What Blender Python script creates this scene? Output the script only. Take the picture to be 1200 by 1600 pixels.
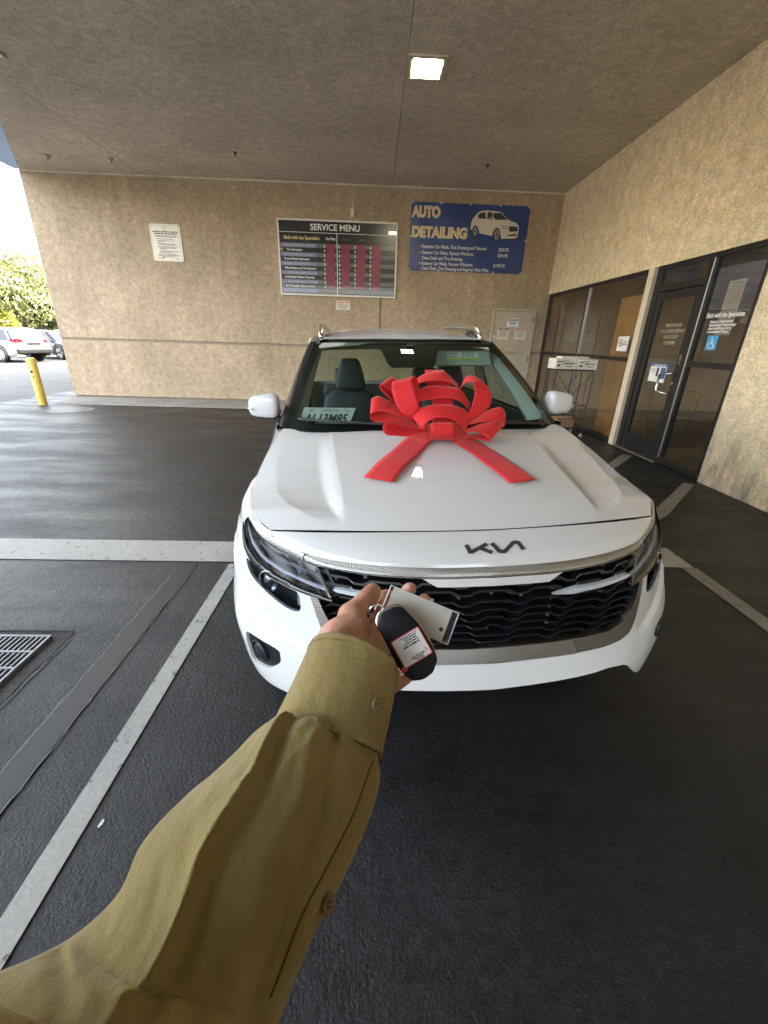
import bpy, bmesh, math, random
import numpy as np
from mathutils import Vector, Matrix
from mathutils.geometry import delaunay_2d_cdt

random.seed(7); rng = np.random.default_rng(7)
scene = bpy.context.scene
for o in list(bpy.data.objects): bpy.data.objects.remove(o)
COL = scene.collection

# ------------------------------------------------------------------ camera
cam = bpy.data.cameras.new('camera'); camo = bpy.data.objects.new('camera', cam); COL.objects.link(camo)
cam.sensor_fit = 'VERTICAL'; cam.sensor_height = 36; cam.sensor_width = 27
cam.lens = 645.8 / 1600 * 36; cam.clip_start = .02; cam.clip_end = 4000
CR = Vector((.99933, -.02262, .02888)); CU = Vector((-.01796, .38504, .92272)); CF = Vector((.03199, .92262, -.38438))
m = Matrix(((CR.x, CU.x, -CF.x, 0), (CR.y, CU.y, -CF.y, 0), (CR.z, CU.z, -CF.z, 1.52), (0, 0, 0, 1)))
camo.matrix_world = m
scene.camera = camo

# ------------------------------------------------------------------ light
SUN_EL = math.radians(23); SAZ = Vector((.90, .436))     # the sun stands over the building, right and behind
world = bpy.data.worlds.new('World'); scene.world = world; world.use_nodes = True
wn = world.node_tree.nodes; wl = world.node_tree.links
bg = wn['Background']; sky = wn.new('ShaderNodeTexSky'); sky.sky_type = 'NISHITA'; sky.sun_disc = False
sky.sun_elevation = SUN_EL; sky.sun_rotation = math.atan2(SAZ.x, SAZ.y)
sky.air_density = 1.0; sky.dust_density = 8.0; sky.ozone_density = .3
hz = wn.new('ShaderNodeHueSaturation'); hz.inputs['Saturation'].default_value = .45   # bright hazy sky
wl.new(sky.outputs[0], hz.inputs['Color']); wl.new(hz.outputs[0], bg.inputs[0]); bg.inputs[1].default_value = .15
sl = bpy.data.lights.new('sun', 'SUN'); sl.energy = 3.0; sl.angle = math.radians(.5); sl.color = (1, .90, .74)
so = bpy.data.objects.new('sun', sl); COL.objects.link(so)
sd = Vector((SAZ.x * math.cos(SUN_EL), SAZ.y * math.cos(SUN_EL), math.sin(SUN_EL)))
so.rotation_euler = sd.to_track_quat('Z', 'Y').to_euler(); so.location = (0, 0, 30)

vs = scene.view_settings; vs.view_transform = 'Standard'; vs.look = 'None'; vs.exposure = 4.6; vs.gamma = 1; vs.use_curve_mapping = False
scene.render.engine = 'CYCLES'
scene.cycles.max_bounces = 10; scene.cycles.diffuse_bounces = 5; scene.cycles.glossy_bounces = 5; scene.cycles.transparent_max_bounces = 24
scene.cycles.caustics_reflective = False; scene.cycles.caustics_refractive = False
scene.cycles.sample_clamp_indirect = 8

# ------------------------------------------------------------------ helpers
ORG = {}
def tag(o, label=None, cat=None, group=None, kind=None):
    if label: o['label'] = label
    if cat: o['category'] = cat
    if group: o['group'] = group
    if kind: o['kind'] = kind
    return o
def thing(name, label, cat, loc=(0, 0, 0), rot=(0, 0, 0), group=None, local=False):
    o = bpy.data.objects.new(name, None); COL.objects.link(o); o.location = loc; o.rotation_euler = rot
    o.empty_display_size = .05
    ORG[o] = Vector((0, 0, 0)) if local else Vector(loc)
    return tag(o, label, cat, group)
def obj(name, verts, faces, mat, parent=None, smooth=False, uvs=None):
    off = ORG.get(parent, Vector((0, 0, 0))) if parent else Vector((0, 0, 0))
    me = bpy.data.meshes.new(name)
    me.from_pydata([(v[0] - off.x, v[1] - off.y, v[2] - off.z) for v in verts], [], faces)
    me.validate(); me.update()
    if mat: me.materials.append(mat)
    if smooth:
        me.polygons.foreach_set('use_smooth', [True] * len(me.polygons))
    o = bpy.data.objects.new(name, me); COL.objects.link(o)
    if parent: o.parent = parent; ORG[o] = off
    else: ORG[o] = Vector((0, 0, 0))
    return o
def sharp(o, deg=35):
    me = o.data
    bm = bmesh.new(); bm.from_mesh(me)
    for e in bm.edges:
        if len(e.link_faces) == 2 and e.calc_face_angle(0) > math.radians(deg): e.smooth = False
    for f in bm.faces: f.smooth = True
    bm.to_mesh(me); bm.free(); return o
def bevel(o, w=.005, seg=2, angle=.6):
    md = o.modifiers.new('bevel', 'BEVEL'); md.width = w; md.segments = seg; md.limit_method = 'ANGLE'; md.angle_limit = angle
    return o
class MB:
    def __init__(s): s.v = []; s.f = []
    def add(s, vs_, fs): n = len(s.v); s.v += [tuple(v) for v in vs_]; s.f += [tuple(i + n for i in f) for f in fs]; return s
    def box(s, x0, x1, y0, y1, z0, z1):
        return s.add([(x0, y0, z0), (x1, y0, z0), (x1, y1, z0), (x0, y1, z0), (x0, y0, z1), (x1, y0, z1), (x1, y1, z1), (x0, y1, z1)],
                     [(0, 3, 2, 1), (4, 5, 6, 7), (0, 1, 5, 4), (1, 2, 6, 5), (2, 3, 7, 6), (3, 0, 4, 7)])
    def obox(s, c, ax, ay, az):
        c, ax, ay, az = map(Vector, (c, ax, ay, az)); p = []
        for k in (-1, 1):
            for a, b in ((-1, -1), (1, -1), (1, 1), (-1, 1)): p.append(c + ax * a + ay * b + az * k)
        return s.add(p, [(0, 3, 2, 1), (4, 5, 6, 7), (0, 1, 5, 4), (1, 2, 6, 5), (2, 3, 7, 6), (3, 0, 4, 7)])
    def bar(s, a, b, w, h=None, up=(0, 0, 1)):
        a, b = Vector(a), Vector(b); h = h or w; d = b - a; L = d.length; d.normalize()
        x = d.cross(Vector(up));
        if x.length < 1e-4: x = d.cross(Vector((1, 0, 0)))
        x.normalize(); y = x.cross(d)
        return s.obox((a + b) / 2, x * w / 2, y * h / 2, d * L / 2)
    def tube(s, pts, r, n=10, cap=True):
        pts = [Vector(p) for p in pts]; rs = r if hasattr(r, '__len__') else [r] * len(pts)
        rings = []; px = None
        for i, p in enumerate(pts):
            d = (pts[min(i + 1, len(pts) - 1)] - pts[max(i - 1, 0)]).normalized()
            if px is None:
                px = d.cross(Vector((0, 0, 1)))
                if px.length < 1e-3: px = d.cross(Vector((1, 0, 0)))
            px = (px - d * px.dot(d)).normalized(); py = d.cross(px)
            rings.append([p + (px * math.cos(t) + py * math.sin(t)) * rs[i] for t in [2 * math.pi * k / n for k in range(n)]])
        v = [q for g in rings for q in g]; f = []
        for i in range(len(pts) - 1):
            for k in range(n): f.append((i * n + k, i * n + (k + 1) % n, (i + 1) * n + (k + 1) % n, (i + 1) * n + k))
        if cap: f.append(tuple(reversed(range(n)))); f.append(tuple((len(pts) - 1) * n + k for k in range(n)))
        return s.add(v, f)
    def lathe(s, prof, c=(0, 0, 0), ax=(0, 0, 1), n=24):
        """prof: list of (radius, height) along ax"""
        ax = Vector(ax).normalized(); x = ax.cross(Vector((0, 0, 1)))
        if x.length < 1e-3: x = Vector((1, 0, 0))
        x.normalize(); y = ax.cross(x); c = Vector(c); v = []; f = []
        for r, h in prof:
            for k in range(n):
                t = 2 * math.pi * k / n; v.append(c + ax * h + (x * math.cos(t) + y * math.sin(t)) * r)
        for i in range(len(prof) - 1):
            for k in range(n): f.append((i * n + k, i * n + (k + 1) % n, (i + 1) * n + (k + 1) % n, (i + 1) * n + k))
        if prof[0][0] > 1e-5: f.append(tuple(reversed(range(n))))
        if prof[-1][0] > 1e-5: f.append(tuple((len(prof) - 1) * n + k for k in range(n)))
        return s.add(v, f)
    def quad(s, a, b, c, d): return s.add([a, b, c, d], [(0, 1, 2, 3)])
    def grid(s, G, flip=False, close=False):
        """G[i][j] points"""
        nr = len(G); nc = len(G[0]); v = [p for r in G for p in r]; f = []
        for i in range(nr - 1):
            for j in range(nc - (0 if close else 1)):
                j2 = (j + 1) % nc; q = (i * nc + j, i * nc + j2, (i + 1) * nc + j2, (i + 1) * nc + j)
                f.append(q[::-1] if flip else q)
        return s.add(v, f)
    def build(s, name, mat, parent=None, smooth=False, sh=None):
        o = obj(name, s.v, s.f, mat, parent, smooth)
        if sh: sharp(o, sh)
        return o
def box(name, mat, parent, x0, x1, y0, y1, z0, z1, bev=0, seg=2):
    o = MB().box(x0, x1, y0, y1, z0, z1).build(name, mat, parent)
    if bev: bevel(o, bev, seg)
    return o
def crv(pts, n):
    """Catmull-Rom through pts, n samples evenly by length"""
    P = np.array(pts, float); m_ = len(P)
    d = np.r_[0, np.cumsum(np.linalg.norm(np.diff(P, axis=0), axis=1))]
    out = np.array([hsp(t, d, P) for t in np.linspace(0, d[-1], max(n * 3, 30))])
    e = np.r_[0, np.cumsum(np.linalg.norm(np.diff(out, axis=0), axis=1))]
    t = np.linspace(0, e[-1], n)
    return np.stack([np.interp(t, e, out[:, k]) for k in range(P.shape[1])], 1)
def hsp(x, xs, ys):
    i = int(np.clip(np.searchsorted(xs, x) - 1, 0, len(xs) - 2)); h = xs[i + 1] - xs[i]; t = (x - xs[i]) / h
    def sl_(j):
        if j == 0: return (ys[1] - ys[0]) / (xs[1] - xs[0])
        if j == len(xs) - 1: return (ys[-1] - ys[-2]) / (xs[-1] - xs[-2])
        return (ys[j + 1] - ys[j - 1]) / (xs[j + 1] - xs[j - 1])
    t2 = t * t; t3 = t2 * t
    return (2 * t3 - 3 * t2 + 1) * ys[i] + (t3 - 2 * t2 + t) * h * sl_(i) + (-2 * t3 + 3 * t2) * ys[i + 1] + (t3 - t2) * h * sl_(i + 1)
def mirror_curve(h):
    """half curve with u>=0 from the centre out -> full curve from -u to +u"""
    h = np.array(h); l = h[1:][::-1].copy(); l[:, 0] *= -1
    return np.vstack([l, h])
def inpoly(x, y, poly):
    c = np.zeros(np.shape(x), bool); n = len(poly); j = n - 1
    for i in range(n):
        xi, yi = poly[i]; xj, yj = poly[j]
        if yi != yj:
            c ^= ((yi > y) != (yj > y)) & (x < (xj - xi) * (y - yi) / (yj - yi) + xi)
        j = i
    return c
def resample(poly, step, closed=True):
    out = []; n = len(poly)
    for i in range(n if closed else n - 1):
        a = np.array(poly[i], float); b = np.array(poly[(i + 1) % n], float)
        k = max(1, int(np.ceil(np.linalg.norm(b - a) / step)))
        for q in range(k): out.append(tuple(a + (b - a) * q / k))
    if not closed: out.append(tuple(poly[-1]))
    return out
def rounded(poly, it=2, amt=.22):
    """cut corners of a polygon (Chaikin)"""
    for _ in range(it):
        o = []
        for i in range(len(poly)):
            a = np.array(poly[i], float); b = np.array(poly[(i + 1) % len(poly)], float)
            o += [tuple(a + (b - a) * amt), tuple(b - (b - a) * amt)]
        poly = o
    return poly
def panel(f, poly, holes=(), step=.012, sx=1., rim=None):
    """mesh a 2D region (minus holes) on the surface f(x,y); returns verts, faces"""
    A = [(x * sx, y) for x, y in poly]; H = [[(x * sx, y) for x, y in h] for h in holes]
    A = resample(A, step); H = [resample(h, step) for h in H]
    pts = list(A); edges = [(i, (i + 1) % len(A)) for i in range(len(A))]
    for h in H:
        n0 = len(pts); pts += h; edges += [(n0 + i, n0 + (i + 1) % len(h)) for i in range(len(h))]
    a = np.array(A); x0, y0 = a.min(0); x1, y1 = a.max(0)
    gx, gy = np.meshgrid(np.arange(x0 + step / 2, x1, step), np.arange(y0 + step / 2, y1, step)); gx = gx.ravel(); gy = gy.ravel()
    ok = inpoly(gx, gy, A)
    for h in H: ok &= ~inpoly(gx, gy, h)
    gx = gx[ok]; gy = gy[ok]
    B = np.array(pts)
    if len(gx):
        keep = np.ones(len(gx), bool)
        for i0 in range(0, len(gx), 2000):
            d = np.min((gx[i0:i0 + 2000, None] - B[None, :, 0]) ** 2 + (gy[i0:i0 + 2000, None] - B[None, :, 1]) ** 2, 1)
            keep[i0:i0 + 2000] = d > (step * .45) ** 2
        pts = pts + list(zip(gx[keep], gy[keep]))
    r = delaunay_2d_cdt([Vector(p) for p in pts], edges, [], 0, 1e-7)
    V2 = np.array([tuple(p) for p in r[0]]); F = [tuple(q) for q in r[2]]
    cen = np.array([V2[list(q)].mean(0) for q in F]); ok = inpoly(cen[:, 0], cen[:, 1], A)
    for h in H: ok &= ~inpoly(cen[:, 0], cen[:, 1], h)
    F = [q for q, k in zip(F, ok) if k]
    used = sorted({i for q in F for i in q}); mp = {i: j for j, i in enumerate(used)}
    F = [tuple(mp[i] for i in q) for q in F]; V2 = V2[used]
    V = [tuple(f(x / sx, y)) for x, y in V2]
    if rim is not None:
        cnt = {}
        for q in F:
            for i in range(3):
                e = (q[i], q[(i + 1) % 3]); cnt[e] = 1
        bd = [e for e in cnt if (e[1], e[0]) not in cnt]; new = {}
        for e in bd:
            for i in e:
                if i not in new:
                    new[i] = len(V); V.append(tuple(rim(V2[i][0] / sx, V2[i][1])) if callable(rim) else tuple(Vector(V[i]) + Vector(rim)))
        F += [(e[1], e[0], new[e[0]], new[e[1]]) for e in bd]
    return V, F

_font_cache = {}
def text_geo(body, size=1., bold=0., align='LEFT', xs=1., shear=0.):
    cu = bpy.data.curves.new('t', 'FONT'); cu.body = body; cu.size = size; cu.align_x = align; cu.offset = bold; cu.shear = shear
    cu.resolution_u = 3; cu.fill_mode = 'FRONT'
    o = bpy.data.objects.new('t', cu); COL.objects.link(o)
    bpy.context.view_layer.update()
    me = bpy.data.meshes.new_from_object(o.evaluated_get(bpy.context.evaluated_depsgraph_get()))
    v = [(p.co.x * xs, p.co.y) for p in me.vertices]; f = [tuple(p.vertices) for p in me.polygons]
    bpy.data.objects.remove(o); bpy.data.curves.remove(cu); bpy.data.meshes.remove(me)
    return v, f
def text(name, body, size, mat, parent, frame, x, y, bold=0., align='LEFT', xs=1., lift=.002, shear=0., width=None):
    """frame = (origin, ex, ey, en): lettering laid on a flat board"""
    O, ex, ey, en = [Vector(q) for q in frame]
    v, f = text_geo(body, size, bold, align, xs, shear)
    if width and v:
        a = np.array(v); w = a[:, 0].max() - a[:, 0].min(); k = width / w; v = [(p[0] * k, p[1]) for p in v]
    return obj(name, [O + ex * (x + p[0]) + ey * (y + p[1]) + en * lift for p in v], f, mat, parent)
def dashes(name, rows, mat, parent, frame, lift=.002, seed=1):
    """rows of word-sized ink dashes for print too small to read: (x0, x1, y, h)"""
    O, ex, ey, en = [Vector(q) for q in frame]; r = random.Random(seed); b = MB()
    for x0, x1, y, h in rows:
        x = x0
        while x < x1:
            w = min(h * r.uniform(1.2, 4.5), x1 - x)
            p = [O + ex * a + ey * c + en * lift for a, c in ((x, y), (x + w, y), (x + w, y + h), (x, y + h))]
            b.quad(*p); x += w + h * .55
    return tag(b.build(name, mat, parent), kind='stuff')
def fquad(name, mat, parent, frame, x0, x1, y0, y1, lift=.002, th=0):
    O, ex, ey, en = [Vector(q) for q in frame]
    P = [O + ex * a + ey * c + en * lift for a, c in ((x0, y0), (x1, y0), (x1, y1), (x0, y1))]
    b = MB()
    if th: b.obox((P[0] + P[2]) / 2 - en * th / 2, ex * (x1 - x0) / 2, ey * (y1 - y0) / 2, en * th / 2)
    else: b.quad(*P)
    return b.build(name, mat, parent)
def fpoly(name, mat, parent, frame, pts, lift=.002):
    O, ex, ey, en = [Vector(q) for q in frame]
    return obj(name, [O + ex * a + ey * c + en * lift for a, c in pts], [tuple(range(len(pts)))], mat, parent)

# ------------------------------------------------------------------ materials
def _new(name):
    m_ = bpy.data.materials.new(name); m_.use_nodes = True; nt = m_.node_tree
    return m_, nt, nt.nodes['Principled BSDF']
def _n(nt, typ, **kw):
    n = nt.nodes.new(typ)
    for k, v in kw.items():
        if k in n.inputs.keys() if hasattr(n.inputs, 'keys') else False: n.inputs[k].default_value = v
        else: setattr(n, k, v)
    return n
def noise(nt, vec, scale, detail=4, rough=.55, dist=0):
    n = nt.nodes.new('ShaderNodeTexNoise'); n.inputs['Scale'].default_value = scale; n.inputs['Detail'].default_value = detail
    n.inputs['Roughness'].default_value = rough; n.inputs['Distortion'].default_value = dist
    if vec: nt.links.new(vec, n.inputs['Vector'])
    return n.outputs['Fac']
def ramp(nt, fac, stops):
    r = nt.nodes.new('ShaderNodeValToRGB'); nt.links.new(fac, r.inputs[0])
    el = r.color_ramp.elements
    while len(el) < len(stops): el.new(.5)
    for e, (p, c) in zip(el, stops):
        e.position = p; e.color = (*c, 1) if len(c) == 3 else c
    return r.outputs[0]
def g(v): return (v, v, v)
def mixc(nt, fac, a, b, mode='MIX'):
    mx = nt.nodes.new('ShaderNodeMix'); mx.data_type = 'RGBA'; mx.blend_type = mode
    for i, x in ((0, fac), (6, a), (7, b)):
        if hasattr(x, 'is_linked'): nt.links.new(x, mx.inputs[i])
        elif isinstance(x, tuple): mx.inputs[i].default_value = (*x, 1) if len(x) == 3 else x
        else: mx.inputs[i].default_value = x
    return mx.outputs[2]
def coords(nt, kind='Object', scale=None):
    t = nt.nodes.new('ShaderNodeTexCoord'); o = t.outputs[kind]
    if scale:
        mp = nt.nodes.new('ShaderNodeMapping'); mp.inputs['Scale'].default_value = scale; nt.links.new(o, mp.inputs[0]); o = mp.outputs[0]
    return o
def wpos(nt, scale=None):
    t = nt.nodes.new('ShaderNodeNewGeometry'); o = t.outputs['Position']
    if scale:
        mp = nt.nodes.new('ShaderNodeMapping'); mp.inputs['Scale'].default_value = scale; nt.links.new(o, mp.inputs[0]); o = mp.outputs[0]
    return o
def bump(nt, b, h, strength, dist=.01, prev=None):
    n = nt.nodes.new('ShaderNodeBump'); n.inputs['Strength'].default_value = strength; n.inputs['Distance'].default_value = dist
    nt.links.new(h, n.inputs['Height'])
    if prev: nt.links.new(prev, n.inputs['Normal'])
    nt.links.new(n.outputs[0], b.inputs['Normal']); return n.outputs[0]
MATS = {}
def mat(name, col, rough=.5, metal=0., var=.12, vs_=6., bmp=0., bs=150., coat=0., spec=.5, emit=0., sub=0., crough=.03, sheen=0.):
    if name in MATS: return MATS[name]
    m_, nt, b = _new(name)
    v = coords(nt)
    if var:
        f = noise(nt, v, vs_, 5)
        c = ramp(nt, f, [(.3, tuple(x * (1 - var) for x in col)), (.7, tuple(min(1, x * (1 + var)) for x in col))])
        nt.links.new(c, b.inputs['Base Color'])
    else: b.inputs['Base Color'].default_value = (*col, 1)
    b.inputs['Roughness'].default_value = rough; b.inputs['Metallic'].default_value = metal
    b.inputs['Specular IOR Level'].default_value = spec
    if coat: b.inputs['Coat Weight'].default_value = coat; b.inputs['Coat Roughness'].default_value = crough
    if bmp: bump(nt, b, noise(nt, v, bs, 3), bmp, .004)
    if sheen: b.inputs['Sheen Weight'].default_value = sheen
    if emit: b.inputs['Emission Color'].default_value = (*col, 1); b.inputs['Emission Strength'].default_value = emit
    if sub:
        b.inputs['Subsurface Weight'].default_value = sub; b.inputs['Subsurface Radius'].default_value = (.012, .005, .003); b.inputs['Subsurface Scale'].default_value = .35
    MATS[name] = m_; return m_
def glass(name, tint, refl=1.0, rough=.0, ior=1.5):
    if name in MATS: return MATS[name]
    m_ = bpy.data.materials.new(name); m_.use_nodes = True; nt = m_.node_tree
    nt.nodes.remove(nt.nodes['Principled BSDF']); out = nt.nodes['Material Output']
    tr = nt.nodes.new('ShaderNodeBsdfTransparent'); tr.inputs[0].default_value = (*tint, 1)
    gl = nt.nodes.new('ShaderNodeBsdfGlossy'); gl.inputs['Roughness'].default_value = rough; gl.inputs[0].default_value = (refl, refl, refl, 1)
    lw = nt.nodes.new('ShaderNodeLayerWeight'); lw.inputs[0].default_value = .5
    pw = nt.nodes.new('ShaderNodeMath'); pw.operation = 'POWER'; nt.links.new(lw.outputs['Facing'], pw.inputs[0]); pw.inputs[1].default_value = 4.5
    fr = nt.nodes.new('ShaderNodeMath'); fr.operation = 'MULTIPLY_ADD'; nt.links.new(pw.outputs[0], fr.inputs[0]); f0 = ((ior - 1) / (ior + 1)) ** 2 * 1.7; fr.inputs[1].default_value = 1 - f0; fr.inputs[2].default_value = f0
    mx = nt.nodes.new('ShaderNodeMixShader'); nt.links.new(fr.outputs[0], mx.inputs[0]); nt.links.new(tr.outputs[0], mx.inputs[1]); nt.links.new(gl.outputs[0], mx.inputs[2])
    nt.links.new(mx.outputs[0], out.inputs[0]); MATS[name] = m_; return m_
def stucco(name, col, stain=.25, bmp=.5, streak=True, dirt=0.):
    m_, nt, b = _new(name); p = wpos(nt)
    f = noise(nt, p, .9, 6, .6); f2 = noise(nt, p, 9, 5, .6); f3 = noise(nt, p, 75, 3, .6)
    dk = tuple(x * (1 - stain) for x in col); lt = tuple(min(1, x * (1 + stain * .55)) for x in col)
    c = ramp(nt, f, [(.25, dk), (.75, lt)])
    c = mixc(nt, .7, c, ramp(nt, f2, [(.25, g(.62)), (.75, g(1.18))]), 'MULTIPLY')
    c = mixc(nt, .85, c, ramp(nt, f3, [(.3, g(.55)), (.7, g(1.3))]), 'MULTIPLY'); c = mixc(nt, .35, c, ramp(nt, noise(nt, p, 28, 4, .7), [(.3, g(.65)), (.7, g(1.22))]), 'MULTIPLY')
    if streak:
        ps = wpos(nt, (2.2, 2.2, .25)); c = mixc(nt, .35, c, ramp(nt, noise(nt, ps, 1.6, 5), [(.35, g(.72)), (.65, g(1.1))]), 'MULTIPLY')
    if dirt:   # road grime splashed up the foot of the wall
        sp = nt.nodes.new('ShaderNodeSeparateXYZ'); nt.links.new(p, sp.inputs[0])
        gd = ramp(nt, sp.outputs['Z'], [(.0, g(1)), (1.0, g(0))]); 
        dn = mixc(nt, 1., gd, ramp(nt, noise(nt, wpos(nt, (2., 2., .7)), 2.4, 6, .65), [(.36, g(0)), (.62, g(1))]), 'MULTIPLY')
        c = mixc(nt, dn, c, (.20, .19, .17))
        gd2 = ramp(nt, noise(nt, wpos(nt, (1, 1, 1)), .7, 3), [(.4, g(0)), (.7, g(.5))]); zz_ = mixc(nt, 1., gd2, gd, 'MULTIPLY'); c = mixc(nt, zz_, c, (.42, .40, .35))
    nt.links.new(c, b.inputs['Base Color']); b.inputs['Roughness'].default_value = .92; b.inputs['Specular IOR Level'].default_value = .2
    n1 = bump(nt, b, noise(nt, p, 55, 4, .65), bmp, .012); bump(nt, b, noise(nt, p, 12, 3), bmp * .5, .02, n1)
    MATS[name] = m_; return m_
# ================================================================== ground
def asphalt_mat():
    m_, nt, b = _new('asphalt'); p = wpos(nt)
    fine = noise(nt, p, 160, 3, .7); mid = noise(nt, p, 22, 5, .65); big = noise(nt, p, .55, 5, .6); wide = noise(nt, wpos(nt, (.5, 1.6, 1)), 1.3, 6, .62)
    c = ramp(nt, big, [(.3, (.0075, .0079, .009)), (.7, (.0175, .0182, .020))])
    c = mixc(nt, .7, c, ramp(nt, wide, [(.35, g(.62)), (.66, g(1.35))]), 'MULTIPLY')
    c = mixc(nt, .8, c, ramp(nt, mid, [(.3, g(.5)), (.7, g(1.5))]), 'MULTIPLY'); c = mixc(nt, .8, c, ramp(nt, noise(nt, p, 55, 4, .75), [(.34, g(.4)), (.5, g(.95)), (.68, g(2.0))]), 'MULTIPLY')
    oil = ramp(nt, noise(nt, p, .9, 5, .7, .6), [(.30, g(.35)), (.44, g(1.))]); c = mixc(nt, 1., c, oil, 'MULTIPLY')
    c = mixc(nt, .8, c, ramp(nt, fine, [(.35, g(.55)), (.62, g(1.15)), (.78, g(2.6))]), 'MULTIPLY')
    vor = nt.nodes.new('ShaderNodeTexVoronoi'); vor.inputs['Scale'].default_value = 26; nt.links.new(p, vor.inputs['Vector'])
    spk = ramp(nt, vor.outputs['Distance'], [(.0, g(1)), (.045, g(1)), (.07, g(0))])
    vm = noise(nt, p, 3.1, 2)
    spk = mixc(nt, 1.0, spk, ramp(nt, vm, [(.44, g(0)), (.54, g(1))]), 'MULTIPLY')
    c = mixc(nt, spk, c, (.09, .089, .085))
    nt.links.new(c, b.inputs['Base Color'])
    r = ramp(nt, wide, [(.36, g(.24)), (.62, g(.58))]); r = mixc(nt, .3, r, ramp(nt, mid, [(.3, g(.3)), (.7, g(.8))]))
    nt.links.new(r, b.inputs['Roughness']); b.inputs['Specular IOR Level'].default_value = .3
    n1 = bump(nt, b, noise(nt, p, 85, 4, .7), .55, .012); n2 = bump(nt, b, noise(nt, p, 11, 5, .65), .3, .02, n1)
    return m_
def paint_mat(name='road_paint', col=(.34, .335, .315), wear=.475):
    m_, nt, b = _new(name); p = wpos(nt)
    w = noise(nt, p, 17, 8, .78); f = noise(nt, p, 60, 4, .7); st = noise(nt, p, 1.7, 4)
    c = ramp(nt, st, [(.3, tuple(x * .72 for x in col)), (.7, col)])
    c = mixc(nt, .6, c, ramp(nt, f, [(.3, g(.7)), (.7, g(1.1))]), 'MULTIPLY')
    mask = ramp(nt, w, [(wear - .1, g(1)), (wear - .05, g(0))])
    c = mixc(nt, mask, c, (.06, .06, .06)); nt.links.new(c, b.inputs['Base Color'])
    b.inputs['Roughness'].default_value = .62
    bump(nt, b, noise(nt, p, 60, 4, .7), .35, .008); return m_
M_ASPH = asphalt_mat(); M_PAINT = paint_mat()
M_PAINT_OLD = paint_mat('road_paint_worn', (.20, .187, .165), .5)
M_CONC = stucco('concrete_apron', (.27, .25, .225), .3, .25, False)
M_CONC2 = stucco('concrete_collar', (.08, .08, .08), .35, .3, False)
M_PATCH = mat('sealed_asphalt', (.008, .008, .0092), .55, var=.4, vs_=14, bmp=.18, bs=40)
gb = MB(); R_ = 1500
xs_ = [-R_, -60, -25, -12, -6, -3, -1.5, 0, 1.5, 3, 6, 12, 60, R_]
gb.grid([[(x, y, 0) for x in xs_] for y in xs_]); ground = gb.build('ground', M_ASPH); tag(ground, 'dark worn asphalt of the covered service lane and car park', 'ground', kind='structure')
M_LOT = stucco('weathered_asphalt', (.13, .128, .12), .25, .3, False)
lot = MB()
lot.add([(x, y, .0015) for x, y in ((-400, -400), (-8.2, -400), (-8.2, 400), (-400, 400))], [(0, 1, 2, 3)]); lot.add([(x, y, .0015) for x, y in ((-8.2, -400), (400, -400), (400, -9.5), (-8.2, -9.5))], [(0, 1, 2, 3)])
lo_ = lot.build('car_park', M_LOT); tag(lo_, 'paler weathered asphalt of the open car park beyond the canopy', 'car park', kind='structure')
def flat(name, pts, mt, z=.004): return obj(name, [(x, y, z) for x, y in pts], [tuple(range(len(pts)))], mt, ground)
flat('painted_line', [(-1.01, -2), (-.925, -2), (-.925, 2.622), (-1.01, 2.622)], M_PAINT)
flat('painted_line', [(-9.5, 2.63), (2.44, 2.66), (2.44, 2.98), (-9.5, 2.95)], M_PAINT)
flat('painted_line', [(2.345, -1.5), (2.46, -1.5), (2.455, 2.652), (2.34, 2.652)], M_PAINT_OLD)
flat('painted_line', [(1.72, 2.99), (1.93, 2.99), (2.90, 3.66), (3.94, 4.69), (3.83, 4.74), (2.78, 3.72)], M_PAINT_OLD)
flat('painted_line', [(2.5, 4.66), (2.62, 4.60), (3.97, 6.05), (3.82, 6.09)], M_PAINT_OLD)
flat('sealed_strip', [(-1.34, -2), (-1.232, -2), (-1.235, 2.62), (-1.345, 2.62)], M_PATCH)
def jag(name, x, y0, y1, w, mt, seed, z=.005):
    r = random.Random(seed); L_ = []; Rr = []; y = y0
    while y < y1:
        k = r.uniform(-.006, .006); L_.append((x + k - w * r.uniform(.2, 1), y)); Rr.append((x + k + w * r.uniform(.2, 1), y)); y += r.uniform(.03, .09)
    b = MB(); b.v = [(p[0], p[1], z) for q in zip(L_, Rr) for p in q]; b.f = [(2 * i, 2 * i + 1, 2 * i + 3, 2 * i + 2) for i in range(len(L_) - 1)]
    return b.build(name, mt, ground)
M_LIGHTEDGE = mat('dusty_joint', (.1, .1, .1), .7, var=.4, vs_=40)
jag('seam', -1.348, -2, 2.61, .006, M_LIGHTEDGE, 3); jag('seam', -1.23, -2, 2.61, .0035, M_LIGHTEDGE, 4)
# concrete collar round the drain, with a black sheet for the dark below the grate
flat('concrete_collar', [(-3.4, .55), (-1.60, .55), (-1.60, 1.868), (-3.4, 1.868)], M_CONC2, .003)
jag('seam', -1.597, .5, 1.87, .006, mat('crack', (.012, .012, .012), .9, var=.2), 6, .006)
jag('seam', -1.585, .5, 1.87, .005, M_LIGHTEDGE, 9, .0055)
o = flat('seam', [(-3.4, 1.86), (-1.6, 1.86), (-1.6, 1.872), (-3.4, 1.872)], MATS['crack'], .0062)
# concrete strip below the back wall
for i, (a, b_) in enumerate(((-7.05, -4.9), (-4.89, -2.35), (-2.34, .2), (.21, 2.75), (2.76, 4.05))):
    flat('concrete_slab', [(a, 9.5), (b_, 9.5), (b_, 10.77), (a if i else -7.4, 10.77)], M_CONC, .005)
# litter specks and a spilled paint fleck on the asphalt
M_CHIP = mat('paint_chip', (.5, .5, .48), .7)
flat('paint_chip', [(-.888, .885), (-.882, .88), (-.875, .892), (-.877, .905), (-.884, .91)], M_CHIP, .003)

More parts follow.
